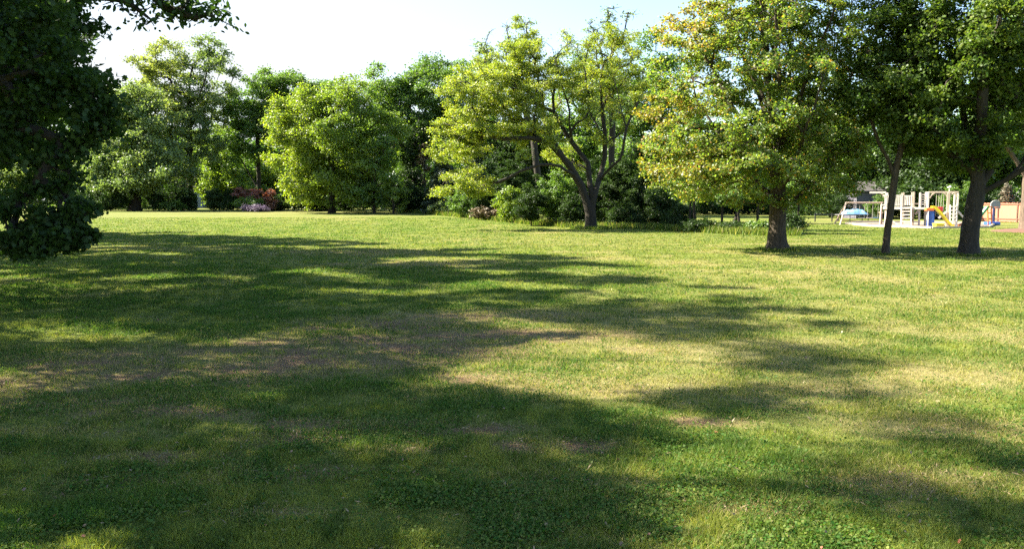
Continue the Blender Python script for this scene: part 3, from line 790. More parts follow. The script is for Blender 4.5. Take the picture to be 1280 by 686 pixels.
# ------------------------------------------------------------------ ground
# worn, dry spots of the lawn: photo spot (px,py), half sizes in metres, how dry, how bare
SPOTS = []
for (px, py, rx, ry, dry, soil) in ((240, 440, 2.6, 1.0, .6, .7), (420, 425, 2.0, .8, .6, .8), (120, 500, 1.2, .4, .6, .7), (250, 515, .9, .3, .5, .65), (430, 530, .8, .25, .5, .7), (180, 570, .7, .2, .5, .7), (520, 560, .5, .18, .4, .7), (300, 640, .5, .14, .4, .6), (560, 440, 1.3, .7, .95, 1.0), (600, 470, .9, .4, .8, .7), (680, 420, 1.9, 1.0, 1.0, .75), (820, 440, 1.2, .6, .9, .2), (1230, 470, 1.6, .8, .8, .1), (980, 430, 1.6, .7, .7, .1), (450, 450, 2.2, .9, .6, .7), (300, 460, 2.6, .8, .55, .65), (50, 480, 1.2, .5, .6, .75), (150, 470, 1.2, .5, .5, .5),
        (500, 405, 1.5, .7, .4, .9), (540, 330, 3.0, 2.0, .5, .5), (460, 315, 3.2, 2.5, .45, .5), (870, 530, .45, .2, .9, .8), (690, 560, .5, .2, .6, .9), (600, 540, .5, .2, .3, .8), (370, 545, .6, .25, .3, .7),
        (750, 480, 1.6, .7, 1.0, .15), (900, 450, 1.6, .9, .75, .1), (1100, 480, 1.6, .8, .8, .1), (1200, 540, 1.2, .5, .9, .2), (1000, 500, 1.2, .6, .6, .1), (1150, 600, .6, .35, .6, .5), (940, 640, .4, .2, .6, .6),
        (1100, 380, 4, 3, .45, .0), (640, 395, 2.0, .7, .8, .5), (830, 400, 2.5, 1.4, .55, .1), (200, 600, .8, .25, .3, .5), (350, 590, .8, .2, .3, .6), (60, 540, .9, .25, .5, .3), (1000, 350, 5, 4, .35, 0), (700, 300, 9, 6, .3, 0), (350, 272, 14, 9, .45, 0)):
    gx, gy = gpix(px, py); SPOTS.append((gx, gy, rx, ry, dry, soil))

def lawn_state(x, y):
    """dryness with painted sun and shade tone, bareness, clover 0..1"""
    n1 = fbm(x * .55, y * .55, 1, 5); n2 = fbm(x * 1.9 + 9, y * 1.9, 2, 4); n3 = fbm(x * .12, y * .12, 3, 3)
    dry = .72 * sstep(.45, .75, n1 * .6 + n3 * .4) + .2 * sstep(.48, .8, n2)
    dry = dry * (.10 + .90 * np.maximum(sstep(-1.5, 2.5, x), .6 * sstep(10, 20, y)))  # greener in the shaded left foreground, yellower where sunlit: light put into colour
    soil = .25 * sstep(.62, .82, n2) * sstep(40, 8, y)
    for gx, gy, rx, ry, d, s in SPOTS:
        wx = (x - gx + (n2 - .5) * rx * 1.8) / rx; wy = (y - gy + (n1 - .5) * ry * 1.8) / ry
        g = np.exp(-(wx * wx + wy * wy) * .9)
        dry = np.maximum(dry, d * g * (.55 + .9 * n2)); soil = np.maximum(soil, s * g * (.35 + 1.1 * n2))
    clo = sstep(.44, .56, fbm(x * 1.15 + 31, y * 1.15, 6, 4)) * (1 - .8 * dry) * (1 - .45 * sstep(0, 2.5, x))
    soil = soil * (.65 + .35 * sstep(.36, .6, fbm(x * 3.6 + 5, y * 3.6, 12, 4)))
    return np.clip(dry, 0, 1), np.clip(soil, 0, 1), np.clip(clo, 0, 1)

def axis(lo, hi, fine_lo, fine_hi, step, grow=1.16):
    a = list(np.arange(fine_lo, fine_hi + 1e-6, step)); s = step
    while a[-1] < hi: s *= grow; a.append(a[-1] + s)
    s = step
    while a[0] > lo: s *= grow; a.insert(0, a[0] - s)
    return np.array(a)

xs = axis(-1500, 1500, -14, 14, .12); ys = axis(-300, 3000, 3.4, 22, .10, 1.05)
X, Y = np.meshgrid(xs, ys)
Z = rise(X, Y) + .05 * (fbm(X * .35, Y * .35, 21, 3) - .5) * sstep(80, 20, np.abs(X) + Y * .5) + .02 * (fbm(X * 2.2, Y * 2.2, 22, 3) - .5) * sstep(26, 12, Y) * sstep(20, 12, np.abs(X))
nx, ny = len(xs), len(ys)
me = bpy.data.meshes.new("lawn")
me.vertices.add(nx * ny)
me.vertices.foreach_set("co", np.stack([X, Y, Z], -1).astype(np.float32).ravel())
i = np.arange((nx - 1) * (ny - 1)); r_, c_ = i // (nx - 1), i % (nx - 1)
q = np.stack([r_ * nx + c_, r_ * nx + c_ + 1, (r_ + 1) * nx + c_ + 1, (r_ + 1) * nx + c_], 1).astype(np.int32)
me.loops.add(q.size); me.polygons.add(len(q))
me.loops.foreach_set("vertex_index", q.ravel()); me.polygons.foreach_set("loop_start", np.arange(0, q.size, 4, dtype=np.int32))
dry, soil, clo = lawn_state(X.ravel(), Y.ravel())
a = me.attributes.new("tint", "FLOAT_COLOR", "POINT")
a.data.foreach_set("color", np.stack([dry, soil, clo, np.ones_like(dry)], 1).astype(np.float32).ravel())
me.update(calc_edges=True)
me.polygons.foreach_set("use_smooth", [True] * len(me.polygons))

m, nt, out = nodes_of("lawn_ground")
at_ = N(nt, "ShaderNodeAttribute", attribute_name="tint"); sep = N(nt, "ShaderNodeSeparateColor"); nt.links.new(at_.outputs["Color"], sep.inputs[0])
tc = N(nt, "ShaderNodeTexCoord")
def noise(scale, det=5, rough=.6):
    n = N(nt, "ShaderNodeTexNoise"); n.inputs["Scale"].default_value = scale; n.inputs["Detail"].default_value = det; n.inputs["Roughness"].default_value = rough
    nt.links.new(tc.outputs["Object"], n.inputs[0]); return n.outputs["Fac"]
nf, nm, nl = noise(34, 6, .7), noise(5, 5), noise(.35, 4)
green = mixc(nt, nf, (0.024, 0.046, 0.010), (0.13, 0.17, 0.032))
green = mixc(nt, math_n(nt, "MULTIPLY", nl, .5), green, (0.16, 0.185, 0.02))
tan = mixc(nt, nf, (0.11, 0.095, 0.04), (0.30, 0.25, 0.115))
dirt = mixc(nt, nf, (0.055, 0.034, 0.018), (0.21, 0.14, 0.075))
f1 = math_n(nt, "MULTIPLY", sep.outputs[0], math_n(nt, "ADD", nm, .45), clamp=True)
col = mixc(nt, f1, green, tan)
f2 = math_n(nt, "MULTIPLY", math_n(nt, "SUBTRACT", math_n(nt, "ADD", sep.outputs[1], math_n(nt, "MULTIPLY", nf, .5)), .36), 1.8, clamp=True)
col = mixc(nt, f2, col, dirt)
p = N(nt, "ShaderNodeBsdfPrincipled"); nt.links.new(col, p.inputs["Base Color"]); p.inputs["Roughness"].default_value = .95
p.inputs["Specular IOR Level"].default_value = .15
bp = N(nt, "ShaderNodeBump"); bp.inputs["Strength"].default_value = .8; bp.inputs["Distance"].default_value = .03
nt.links.new(nf, bp.inputs["Height"]); nt.links.new(bp.outputs[0], p.inputs["Normal"]); nt.links.new(p.outputs[0], out.inputs[0])
lawn = link("lawn", me, m); tag(lawn, "mown lawn with dry and worn patches crossed by tree shadows", "lawn", kind="structure")

def height(x, y):
    return rise(x, y) + .05 * (fbm(x * .35, y * .35, 21, 3) - .5) * sstep(80, 20, np.abs(x) + y * .5) + .02 * (fbm(x * 2.2, y * 2.2, 22, 3) - .5) * sstep(26, 12, y) * sstep(20, 12, np.abs(x))

# ------------------------------------------------------------------ grass blades and clover
m, nt, out = nodes_of("grass_blades")
at_ = N(nt, "ShaderNodeAttribute", attribute_name="tint"); sep = N(nt, "ShaderNodeSeparateColor"); nt.links.new(at_.outputs["Color"], sep.inputs[0])
g = mixc(nt, sep.outputs[0], (0.042, 0.090, 0.016), (0.225, 0.258, 0.046))
g = mixc(nt, sep.outputs[2], g, (0.03, 0.11, 0.012))
g = mixc(nt, sep.outputs[1], g, (0.35, 0.295, 0.13))
d = N(nt, "ShaderNodeBsdfDiffuse"); nt.links.new(g, d.inputs["Color"])
t = N(nt, "ShaderNodeBsdfTranslucent"); nt.links.new(scale_c(nt, g, (1.25, 1.3, .65)), t.inputs["Color"])
mx = N(nt, "ShaderNodeMixShader"); mx.inputs[0].default_value = .45
nt.links.new(d.outputs[0], mx.inputs[1]); nt.links.new(t.outputs[0], mx.inputs[2])
gl = N(nt, "ShaderNodeBsdfGlossy"); gl.inputs["Roughness"].default_value = .6
m2 = N(nt, "ShaderNodeMixShader"); m2.inputs[0].default_value = .012
nt.links.new(mx.outputs[0], m2.inputs[1]); nt.links.new(gl.outputs[0], m2.inputs[2]); nt.links.new(m2.outputs[0], out.inputs[0])
GRASS = m

rng = np.random.default_rng(900)
def scatter(n_near, n_far, far=75.0, near=4.0, split=6.5):
    u = rng.random(n_far); inv = 1 / split + (1 / far - 1 / split) * u
    d1 = split * (far / split) ** u
    d0 = np.sqrt(rng.uniform(near ** 2, split ** 2, n_near))
    y = np.concatenate([d0, d1]); x = rng.uniform(-.78, .78, len(y)) * y
    return x, y
x, y = scatter(230000, 900000)
dry, soil, clo = lawn_state(x, y)
keep = rng.random(len(x)) > .82 * sstep(.15, .8, soil) * sstep(45, 25, y)
inbed = (x > 26) & (y > 58)
keep &= ~inbed
x, y, dry, soil, clo = x[keep], y[keep], dry[keep], soil[keep], clo[keep]
n = len(x)
wd = np.maximum(.006, y * .0010) * (.7 + .6 * rng.random(n))
ht = (.018 + .036 * rng.random(n) ** 1.6) * (1 - .45 * dry) * (.6 + 1.0 * sstep(.35, .7, fbm(x * 3.3, y * 3.3, 41, 3)) + .35 * clo)
az = rng.uniform(0, 6.283, n); lean = ht * rng.uniform(.1, 1.25, n)
z = height(x, y) - .004
dx, dy = np.cos(az), np.sin(az); f = rng.uniform(0, 6.283, n); ex, ey = np.cos(f), np.sin(f)
V = np.empty((n, 3, 3), np.float32)
V[:, 0] = np.stack([x - ex * wd / 2, y - ey * wd / 2, z], 1); V[:, 1] = np.stack([x + ex * wd / 2, y + ey * wd / 2, z], 1)
V[:, 2] = np.stack([x + dx * lean, y + dy * lean, z + ht], 1)
isdry = np.clip((rng.random(n) < dry * .85) * (.55 + .45 * rng.random(n)) + .05 * rng.random(n), 0, 1)
mot = sstep(.3, .7, fbm(x * 5.5, y * 3.2, 43, 3))
A = np.stack([np.clip(.25 * rng.random(n) + .75 * mot + rng.normal(size=n) * .12, 0, 1), isdry, clo * .7], 1).astype(np.float32)
o = link("grass", mesh_ngons("grass", V, 3, A), GRASS)
tag(o, "short mown grass blades with straw coloured dry patches", "grass", kind="stuff")

# longer single blades and tufts in the near lawn
n = 42000
u = rng.random(n); ty = 4.1 * (11 / 4.1) ** u; tx_ = rng.uniform(-.76, .76, n) * ty
dry, soil, clo = lawn_state(tx_, ty)
k = (rng.random(n) < .25 + .75 * sstep(.45, .62, fbm(tx_ * 2.1, ty * 2.1, 81, 3))) & (soil < .3)
x, y, dry, clo = tx_[k], ty[k], dry[k], clo[k]; n = len(x); z = height(x, y)
ht = .03 + .035 * rng.random(n) ** 2; wd = .004 + .003 * rng.random(n); az = rng.uniform(0, 6.283, n); f = az + 1.57 + rng.normal(size=n) * .4
ln = ht * rng.uniform(.3, 1.3, n); ex, ey, dx, dy = np.cos(f) * wd / 2, np.sin(f) * wd / 2, np.cos(az), np.sin(az)
V = np.empty((n, 3, 3), np.float32)
V[:, 0] = np.stack([x - ex, y - ey, z], 1); V[:, 1] = np.stack([x + ex, y + ey, z], 1); V[:, 2] = np.stack([x + dx * ln, y + dy * ln, z + ht], 1)
o = link("tall_grass", mesh_ngons("tall_grass", V, 3, np.stack([.3 + .7 * rng.random(n), (rng.random(n) < dry * .8) * .9, .6 * rng.random(n)], 1).astype(np.float32)), GRASS)
tag(o, "longer uneven grass blades standing above the mown lawn", "grass", kind="stuff")

# clover and broad weeds
n = 420000
u = rng.random(n); y = 4.0 * (24 / 4.0) ** u; x = rng.uniform(-.78, .78, n) * y
dry, soil, clo = lawn_state(x, y)
k = rng.random(n) < clo * .95 + .10 * (1 - dry)
k &= rng.random(n) > soil
x, y, dry, clo = x[k], y[k], dry[k], clo[k]; n = len(x)
HEX = star([(.5 * math.cos(t), .5 * math.sin(t), .06 * math.cos(2 * t)) for t in np.arange(6) * math.pi / 3])
pos = np.stack([x, y, height(x, y) + rng.uniform(.006, .045, n)], 1)
o = leaves("clover", pos, rng.normal(size=(n, 3)) * .45 + [0, 0, 1], np.maximum(.0148, y * .0014) * (.7 + .9 * rng.random(n)), np.stack([rng.random(n), np.clip(rng.normal(size=n) * .12, 0, 1), .3 + .7 * rng.random(n)], 1).astype(np.float32), HEX, GRASS, None, rng)
tag(o, "low clover and broad leaved weeds growing through the lawn", "clover", kind="stuff")

# fallen leaves
n = 480
u = rng.random(n); y = 4.2 * (36 / 4.2) ** u; x = rng.uniform(-.72, .72, n) * y
pos = np.stack([x, y, height(x, y) + .035 + .012 * rng.random(n)], 1)
L_FALL = leaf_mat("fallen_leaf", (.14, .08, .045), (.36, .25, .15), (.22, .06, .03), trans=.15, tcol=(1, 1, 1))
o = leaves("fallen_leaves", pos, rng.normal(size=(n, 3)) * .5 + [0, 0, 1], np.maximum(.022, y * .0015) * (.6 + .9 * rng.random(n)), np.stack([rng.random(n), rng.random(n), (rng.random(n) < .12) * .9], 1).astype(np.float32), LOBED, L_FALL, None, rng)
tag(o, "dry fallen leaves dotted over the lawn", "leaves", kind="stuff")
# fine straw lying on the worn soil
n = 26000
u = rng.random(n); y = 4.2 * (24 / 4.2) ** u; x = rng.uniform(-.75, .75, n) * y
dry, soil, clo = lawn_state(x, y); k = rng.random(n) < soil * .9 + dry * .5
x, y = x[k], y[k]; n = len(x)
pos = np.stack([x, y, height(x, y) + .012 + .012 * rng.random(n)], 1)
L_STRAW = leaf_mat("straw", (.13, .09, .05), (.42, .33, .2), trans=.1, tcol=(1, 1, 1))
o = leaves("straw", pos, rng.normal(size=(n, 3)) * .3 + [0, 0, 1], np.maximum(.05, y * .004) * (.6 + .8 * rng.random(n)), np.stack([rng.random(n), rng.random(n), np.zeros(n)], 1).astype(np.float32), BLADE * [.6, 1, 1], L_STRAW, None, rng)
tag(o, "scattered straw of dead grass on the worn patches", "straw", kind="stuff")
# crumbs of bare soil
n = 60000
u = rng.random(n); y = 4.2 * (20 / 4.2) ** u; x = rng.uniform(-.75, .75, n) * y
dry, soil, clo = lawn_state(x, y); k = rng.random(n) < np.clip(soil * 1.3 - .1, 0, 1)
x, y = x[k], y[k]; n = len(x)
TET = np.array([(-.5, -.3, 0), (.5, -.35, 0), (.1, .5, 0), (.0, .05, .55)])
sz_ = np.maximum(.012, y * .0013) * (.4 + 1.3 * rng.random(n) ** 2); a_ = rng.uniform(0, 6.283, n)
tt = TET[None] * (1 + .5 * rng.normal(size=(n, 4, 1))) * sz_[:, None, None]
xx = tt[..., 0] * np.cos(a_)[:, None] - tt[..., 1] * np.sin(a_)[:, None]; yy = tt[..., 0] * np.sin(a_)[:, None] + tt[..., 1] * np.cos(a_)[:, None]
tv = np.stack([xx + x[:, None], yy + y[:, None], np.abs(tt[..., 2]) + (height(x, y) + .003)[:, None]], -1)
fv = tv[:, [[0, 1, 3], [1, 2, 3], [2, 0, 3]]].reshape(-1, 3, 3)
L_SOIL = plain_mat("soil_crumb", (.15, .095, .055), .95, .5, 30)
o = link("soil_crumbs", mesh_ngons("soil_crumbs", fv, 3), L_SOIL)
tag(o, "crumbs of dry bare soil on the worn patches", "soil", kind="stuff")
# tall weeds round the trunks and along the lawn's edge
P_, S_ = [], []
for (px, D, spread, k, h) in ((971, 32, .9, 900, .16), (1107, 29.5, .5, 250, .14), (1211, 28.8, .8, 500, .15), (738, 55, 1.4, 900, .3)):
    b = on_ground(px, D); a = rng.uniform(0, 6.283, k); r = spread * np.sqrt(rng.uniform(.1, 1, k))
    P_.append(np.stack([b[0] + r * np.cos(a), b[1] + r * np.sin(a)], 1)); S_.append(h * rng.uniform(.4, 1, k))
edge = [(500, 93), (545, 82), (600, 72), (650, 64), (700, 58.5), (760, 56.5), (820, 54), (860, 51), (900, 48.5), (950, 46.5), (1000, 46)]
for (a0, d0), (a1, d1) in zip(edge[:-1], edge[1:]):
    k = 1500; t = rng.random(k); px = a0 + (a1 - a0) * t; D = d0 + (d1 - d0) * t + rng.normal(size=k) * .5
    P_.append(np.stack([(px - 640) / FPX * D, D], 1)); S_.append(rng.uniform(.12, .5, k))
xy = np.vstack(P_); hh = np.concatenate(S_); n = len(hh); x, y = xy[:, 0], xy[:, 1]; z = height(x, y)
w = np.maximum(.012, y * .0007); f = rng.uniform(0, 6.283, n); az = rng.uniform(0, 6.283, n)
V = np.empty((n, 3, 3), np.float32)
V[:, 0] = np.stack([x - np.cos(f) * w, y - np.sin(f) * w, z], 1); V[:, 1] = np.stack([x + np.cos(f) * w, y + np.sin(f) * w, z], 1); V[:, 2] = np.stack([x + np.cos(az) * hh * .5, y + np.sin(az) * hh * .5, z + hh], 1)
o = link("weeds", mesh_ngons("weeds", V, 3, np.stack([rng.random(n), (rng.random(n) < .15) * .7, .5 * rng.random(n)], 1).astype(np.float32)), GRASS)
tag(o, "unmown weeds round the trunks and along the shrub edge of the lawn", "weeds", kind="stuff")

# ------------------------------------------------------------------ sky and sun
w = bpy.data.worlds.new("World"); scene.world = w; w.use_nodes = True
nt = w.node_tree; nt.nodes.clear()
out = N(nt, "ShaderNodeOutputWorld"); bg = N(nt, "ShaderNodeBackground")
sky = N(nt, "ShaderNodeTexSky", sky_type="NISHITA", sun_disc=False)
sky.sun_elevation = R(SUN_EL); sky.sun_rotation = R(SUN_AZ); sky.air_density = 1.0; sky.dust_density = .7; sky.ozone_density = 1.6
tc = N(nt, "ShaderNodeTexCoord"); mp = N(nt, "ShaderNodeMapping"); mp.inputs["Scale"].default_value = (1.0, 1.0, 2.2); mp.inputs["Location"].default_value = (.3, .1, .4)
nt.links.new(tc.outputs["Generated"], mp.inputs[0])
cn = N(nt, "ShaderNodeTexNoise"); cn.inputs["Scale"].default_value = 2.0; cn.inputs["Detail"].default_value = 7; cn.inputs["Roughness"].default_value = .55
nt.links.new(mp.outputs[0], cn.inputs[0])
rp = N(nt, "ShaderNodeMapRange"); rp.inputs[1].default_value = .25; rp.inputs[2].default_value = .6; rp.interpolation_type = "SMOOTHSTEP"
nt.links.new(cn.outputs["Fac"], rp.inputs[0])
sx_ = N(nt, "ShaderNodeSeparateXYZ"); nt.links.new(tc.outputs["Generated"], sx_.inputs[0])
low = N(nt, "ShaderNodeMapRange"); low.inputs[1].default_value = .50; low.inputs[2].default_value = .12; low.interpolation_type = "SMOOTHSTEP"
nt.links.new(sx_.outputs[2], low.inputs[0])
side = N(nt, "ShaderNodeMapRange"); side.inputs[1].default_value = .20; side.inputs[2].default_value = -.3; side.interpolation_type = "SMOOTHSTEP"; side.inputs[4].default_value = .95; side.inputs[3].default_value = .08
nt.links.new(sx_.outputs[0], side.inputs[0])
cloud = mixc(nt, math_n(nt, "MULTIPLY", math_n(nt, "MULTIPLY", rp.outputs[0], low.outputs[0]), side.outputs[0]), sky.outputs[0], (2.85, 2.93, 3.0))
nt.links.new(cloud, bg.inputs[0]); bg.inputs[1].default_value = 0.065
nt.links.new(bg.outputs[0], out.inputs[0])
sd = Vector((math.sin(R(SUN_AZ)) * math.cos(R(SUN_EL)), math.cos(R(SUN_AZ)) * math.cos(R(SUN_EL)), math.sin(R(SUN_EL))))
l = bpy.data.lights.new("sun", "SUN"); l.energy = 5.0; l.angle = R(.6); l.color = (1.0, .90, .70)
lo = bpy.data.objects.new("sun", l); COL.objects.link(lo); lo.rotation_euler = sd.to_track_quat("Z", "Y").to_euler(); lo.location = (-40, 30, 60)

scene.view_settings.view_transform = "Standard"; scene.view_settings.look = "None"
scene.view_settings.exposure = 2.5; scene.view_settings.gamma = 1.0; scene.view_settings.use_curve_mapping = False
scene.render.engine = "CYCLES"
cy = scene.cycles
cy.max_bounces = 5; cy.diffuse_bounces = 3; cy.transmission_bounces = 3; cy.glossy_bounces = 2; cy.transparent_max_bounces = 4
cy.caustics_reflective = False; cy.caustics_refractive = False
cy.use_adaptive_sampling = True; cy.adaptive_threshold = 0.02; cy.use_denoising = False; cy.sample_clamp_indirect = 3.0; cy.sample_clamp_direct = 12.0
# ------------------------------------------------------------------ the playground and the things around it
WOOD_W = plain_mat("white_weathered_wood", (0.66, 0.62, 0.58), .7, .3, 6, stretch=(3, 3, .6))
WOOD_T = plain_mat("tan_weathered_wood", (0.44, 0.37, 0.30), .75, .3, 6, stretch=(3, 3, .6))
PINKW = plain_mat("faded_cedar", (0.46, 0.34, 0.27), .7, .25, 5)
ROPE = plain_mat("grey_rope", (0.35, 0.33, 0.30), .8)
DARKM = plain_mat("dark_metal", (0.03, 0.03, 0.035), .5)
BLUE_P = plain_mat("blue_plastic", (0.03, 0.10, 0.42), .4, .12)
NAVY = plain_mat("navy_plastic", (0.02, 0.03, 0.09), .4, .15)
LBLUE = plain_mat("faded_blue_cover", (0.16, 0.34, 0.58), .6, .3, 9)
YELLOW_P = plain_mat("yellow_plastic", (0.75, 0.63, 0.03), .4, .12)
RED_P = plain_mat("red_plastic", (0.55, 0.04, 0.05), .4, .12)
ORANGE_P = plain_mat("orange_plastic", (0.62, 0.17, 0.04), .45, .12)
GREEN_P = plain_mat("green_plastic", (0.04, 0.28, 0.10), .4, .12)
WHITE_P = plain_mat("white_plastic", (0.7, 0.7, 0.7), .45, .08)
GREY_P = plain_mat("grey_board", (0.22, 0.24, 0.27), .4, .15)
SALMON = leaf_mat("salmon_screen", (0.82, 0.47, 0.34), (0.85, 0.50, 0.37), trans=.7, tcol=(1.3, 1.2, 1.15), gloss=.02)
SALMON_D = plain_mat("salmon_posts", (0.15, 0.08, 0.055), .8, .3)
SAND = plain_mat("sand", (0.20, 0.155, 0.122), .95, .3, 3)
MULCH = plain_mat("red_mulch", (0.11, 0.06, 0.042), .95, .6, 18, c2=(0.07, 0.03, 0.02))
SIDING = plain_mat("grey_violet_siding", (0.095, 0.09, 0.125), .7, .25, 2, stretch=(8, 8, .4))
SIDING_W = plain_mat("pale_clapboard", (0.55, 0.60, 0.68), .7, .12, 2, stretch=(.4, .4, 9))
ROOF = plain_mat("dark_shingle", (0.07, 0.065, 0.065), .9, .4, 9)
DARKG = plain_mat("dark_glass", (0.02, 0.025, 0.03), .12, .1)

# sand bed with its timber edge
bed = [gpix(*q) for q in ((1057, 280), (1090, 283.3), (1165, 285.6), (1236, 284.6), (1246, 279.6), (1150, 278.2), (1075, 278.2))]
mb = MB(); n = len(bed)
mb.poly([(x, y, .03) for x, y in bed], [tuple(range(n))])
tag(mb.build("sand_bed", SAND), "pale pinkish sand bed under the playground", "sand bed", kind="structure")
for i in range(n):
    (x0, y0), (x1, y1) = bed[i], bed[(i + 1) % n]
    L = math.hypot(x1 - x0, y1 - y0); k = 2 if L > 4 else 1
    for j in range(k):
        a = Vector((x0 + (x1 - x0) * j / k, y0 + (y1 - y0) * j / k, .06 + .004 * (i % 2))); c = Vector((x0 + (x1 - x0) * (j + 1) / k, y0 + (y1 - y0) * (j + 1) / k, .06 + .004 * (i % 2)))
        o = MB().beam((0, 0, 0), c - a - (c - a).normalized() * .03, .14, .16).build("edging_timber", WOOD_T, None, bevel=.015); o.location = a
        side = ("front left", "front middle", "front right", "right", "back right", "back left", "left")[i]
        tag(o, f"weathered timber edging the {side} side of the sand bed" + (", first length" if k > 1 and j == 0 else ", second length" if k > 1 else ""), "timber", "timbers edging the sand bed")

# --- wooden play set: local x from photo columns at depth 61
PD = 61.0; PS = PD / FPX; o0 = on_ground(1150, PD)
ps = empty("play_set", (o0[0], PD, 0), -.4, label="weathered white wooden play set with railed deck, ladders and swing bay", cat="play set")
lx = lambda px: (px - 1150) * PS * 1.06
lz = lambda py: (282.8 - py) * PS
def part(name, mat, mb, parent, **kw): return mb.build(name, mat, parent, **kw)
DEP = 2.0
for (px, y, top, w, mat) in ((1113, 0, 241, .12, WOOD_W), (1113, DEP, 241, .12, WOOD_W), (1130.5, 0, 241, .12, WOOD_T), (1130.5, DEP, 241, .12, WOOD_T), (1141.5, 0, 240, .13, WOOD_T), (1148, 0, 241, .13, WOOD_W),
                             (1156.5, 0, 240, .14, WOOD_W), (1156.5, DEP, 240, .14, WOOD_W), (1141.5, DEP, 240, .13, WOOD_T), (1177.5, 0, 241, .2, WOOD_T), (1187, 0, 242, .13, WOOD_W), (1187, DEP, 242, .13, WOOD_W)):
    part("post", mat, MB().beam((lx(px), y, -.1), (lx(px), y, lz(top)), w, w), ps, bevel=.012)
part("deck", WOOD_W, MB().box(((lx(1110) + lx(1157)) / 2, DEP / 2, lz(260.5)), (lx(1157) - lx(1110), DEP + .3, .16)), ps, bevel=.01)
part("upper_deck", WOOD_T, MB().box((lx(1149), DEP / 2, lz(255)), (lx(1156) - lx(1142), DEP - .2, .09)), ps)
for y, nb_ in ((-.07, 11), (DEP + .07, 0)):
    rl = part("railing", WOOD_W, MB().box(((lx(1109) + lx(1130)) / 2, y, lz(244.6)), (lx(1130) - lx(1109), .04, .10)), ps)
    part("bottom_rail", WOOD_W, MB().box(((lx(1109) + lx(1130)) / 2, y, lz(256.5)), (lx(1130) - lx(1109), .04, .09)), rl)
    for i in range(nb_): part("slat", WOOD_W, MB().box((lx(1110.6 + 1.84 * i), y - .037, (lz(257.5) + lz(243.5)) / 2), (.085, .028, lz(243.5) - lz(257.5))), rl)
rl = part("railing", WOOD_W, MB().box(((lx(1131.5) + lx(1140.5)) / 2, DEP - .065, lz(245)), (lx(1140.5) - lx(1131.5), .035, .09)), ps)
for px in np.arange(1133, 1141, 1.9): part("slat", WOOD_W, MB().box((lx(px), DEP - .1, (lz(257) + lz(244)) / 2), (.07, .03, lz(244) - lz(257))), rl)
def ladder(x0, x1, z0, z1, y0, y1, n, mat, th=.07, dp=.22):
    m_ = MB()
    for x in (x0, x1): m_.beam((x, y0, z0), (x, y1, z1), .07, .17)
    for i in range(n):
        t = (i + .5) / n
        m_.box(((x0 + x1) / 2, y0 + (y1 - y0) * t, z0 + (z1 - z0) * t), (x1 - x0 - .08, dp, th))
    return part("ladder", mat, m_, ps)
ladder(lx(1128.5), lx(1139), 0, lz(258), -.75, -.1, 6, WOOD_W, .10)
ladder(lx(1149.5), lx(1155.5), lz(257), lz(242), .05, .15, 5, WOOD_W, .085, .12)
ladder(lx(1179.5), lx(1186), 0, lz(256), -.4, -.1, 6, WOOD_W, .09)
part("top_beam", WOOD_T, MB().box(((lx(1157.5) + lx(1187)) / 2, 0, lz(240.6)), (lx(1188) - lx(1157), .10, .12)), ps, bevel=.01)
part("top_beam", WOOD_T, MB().box(((lx(1157.5) + lx(1187)) / 2, DEP, lz(240.6)), (lx(1188) - lx(1157), .10, .12)), ps, bevel=.01)
part("swing_arm", WOOD_W, MB().box(((lx(1094) + lx(1112)) / 2, DEP / 2, lz(240.6)), (lx(1112) - lx(1094), .13, .13)), ps, bevel=.01)
for (x0, z0, x1, z1) in ((1105, 241.5, 1112.5, 248), (1158, 248, 1163, 241.5), (1172, 241.5, 1177, 247.5), (1178, 247, 1182.5, 241.5), (1182, 241.5, 1186.7, 246)):
    pts = [(lx(x0), -.02, lz(z0)), (lx((x0 + x1) / 2 + (.5 if x1 > x0 and z1 > z0 else -.5)), -.02, lz((z0 + z1) / 2 - .8)), (lx(x1), -.02, lz(z1))]
    part("curved_brace", WOOD_T, MB().tube(pts, .055, 6), ps)
for (x0, z0, x1, z1, y) in ((1168, 272.5, 1176.5, 264, -.12), (1187.5, 263.5, 1200.5, 280, -.1), (1116, 274, 1127, 282, -.3), (1132, 270, 1129, 261, -.05), (1143.5, 268, 1147.5, 262, -.05)):
    part("brace", WOOD_W if y < -.07 else WOOD_T, MB().beam((lx(x0), y, lz(z0)), (lx(x1), y, lz(z1)), .10, .13), ps)
for px in (1167, 1172):
    sw = part("swing", ROPE, MB().tube([(lx(px - 1.3), DEP / 2 - .5, lz(241)), (lx(px - 1.3), DEP / 2 - .5, lz(270))], .018, 5).tube([(lx(px + 1.3), DEP / 2 - .5, lz(241)), (lx(px + 1.3), DEP / 2 - .5, lz(270))], .018, 5), ps)
    part("seat", NAVY, MB().box((lx(px), DEP / 2 - .5, lz(270.3)), (.26, .2, .04)), sw)
part("swing_beam", WOOD_T, MB().box(((lx(1157.5) + lx(1187)) / 2, DEP / 2 - .5, lz(240.3)), (lx(1187) - lx(1157), .09, .12)), ps)
tl = MB().tube([(lx(1178), 0, lz(239.4)), (lx(1178), 0, lz(236.5))], .03, 6).tube([(lx(1176.2), .05, lz(235)), (lx(1179.5), -.05, lz(233.6))], [.05, .075], 8)
part("toy_telescope", WHITE_P, tl, ps)

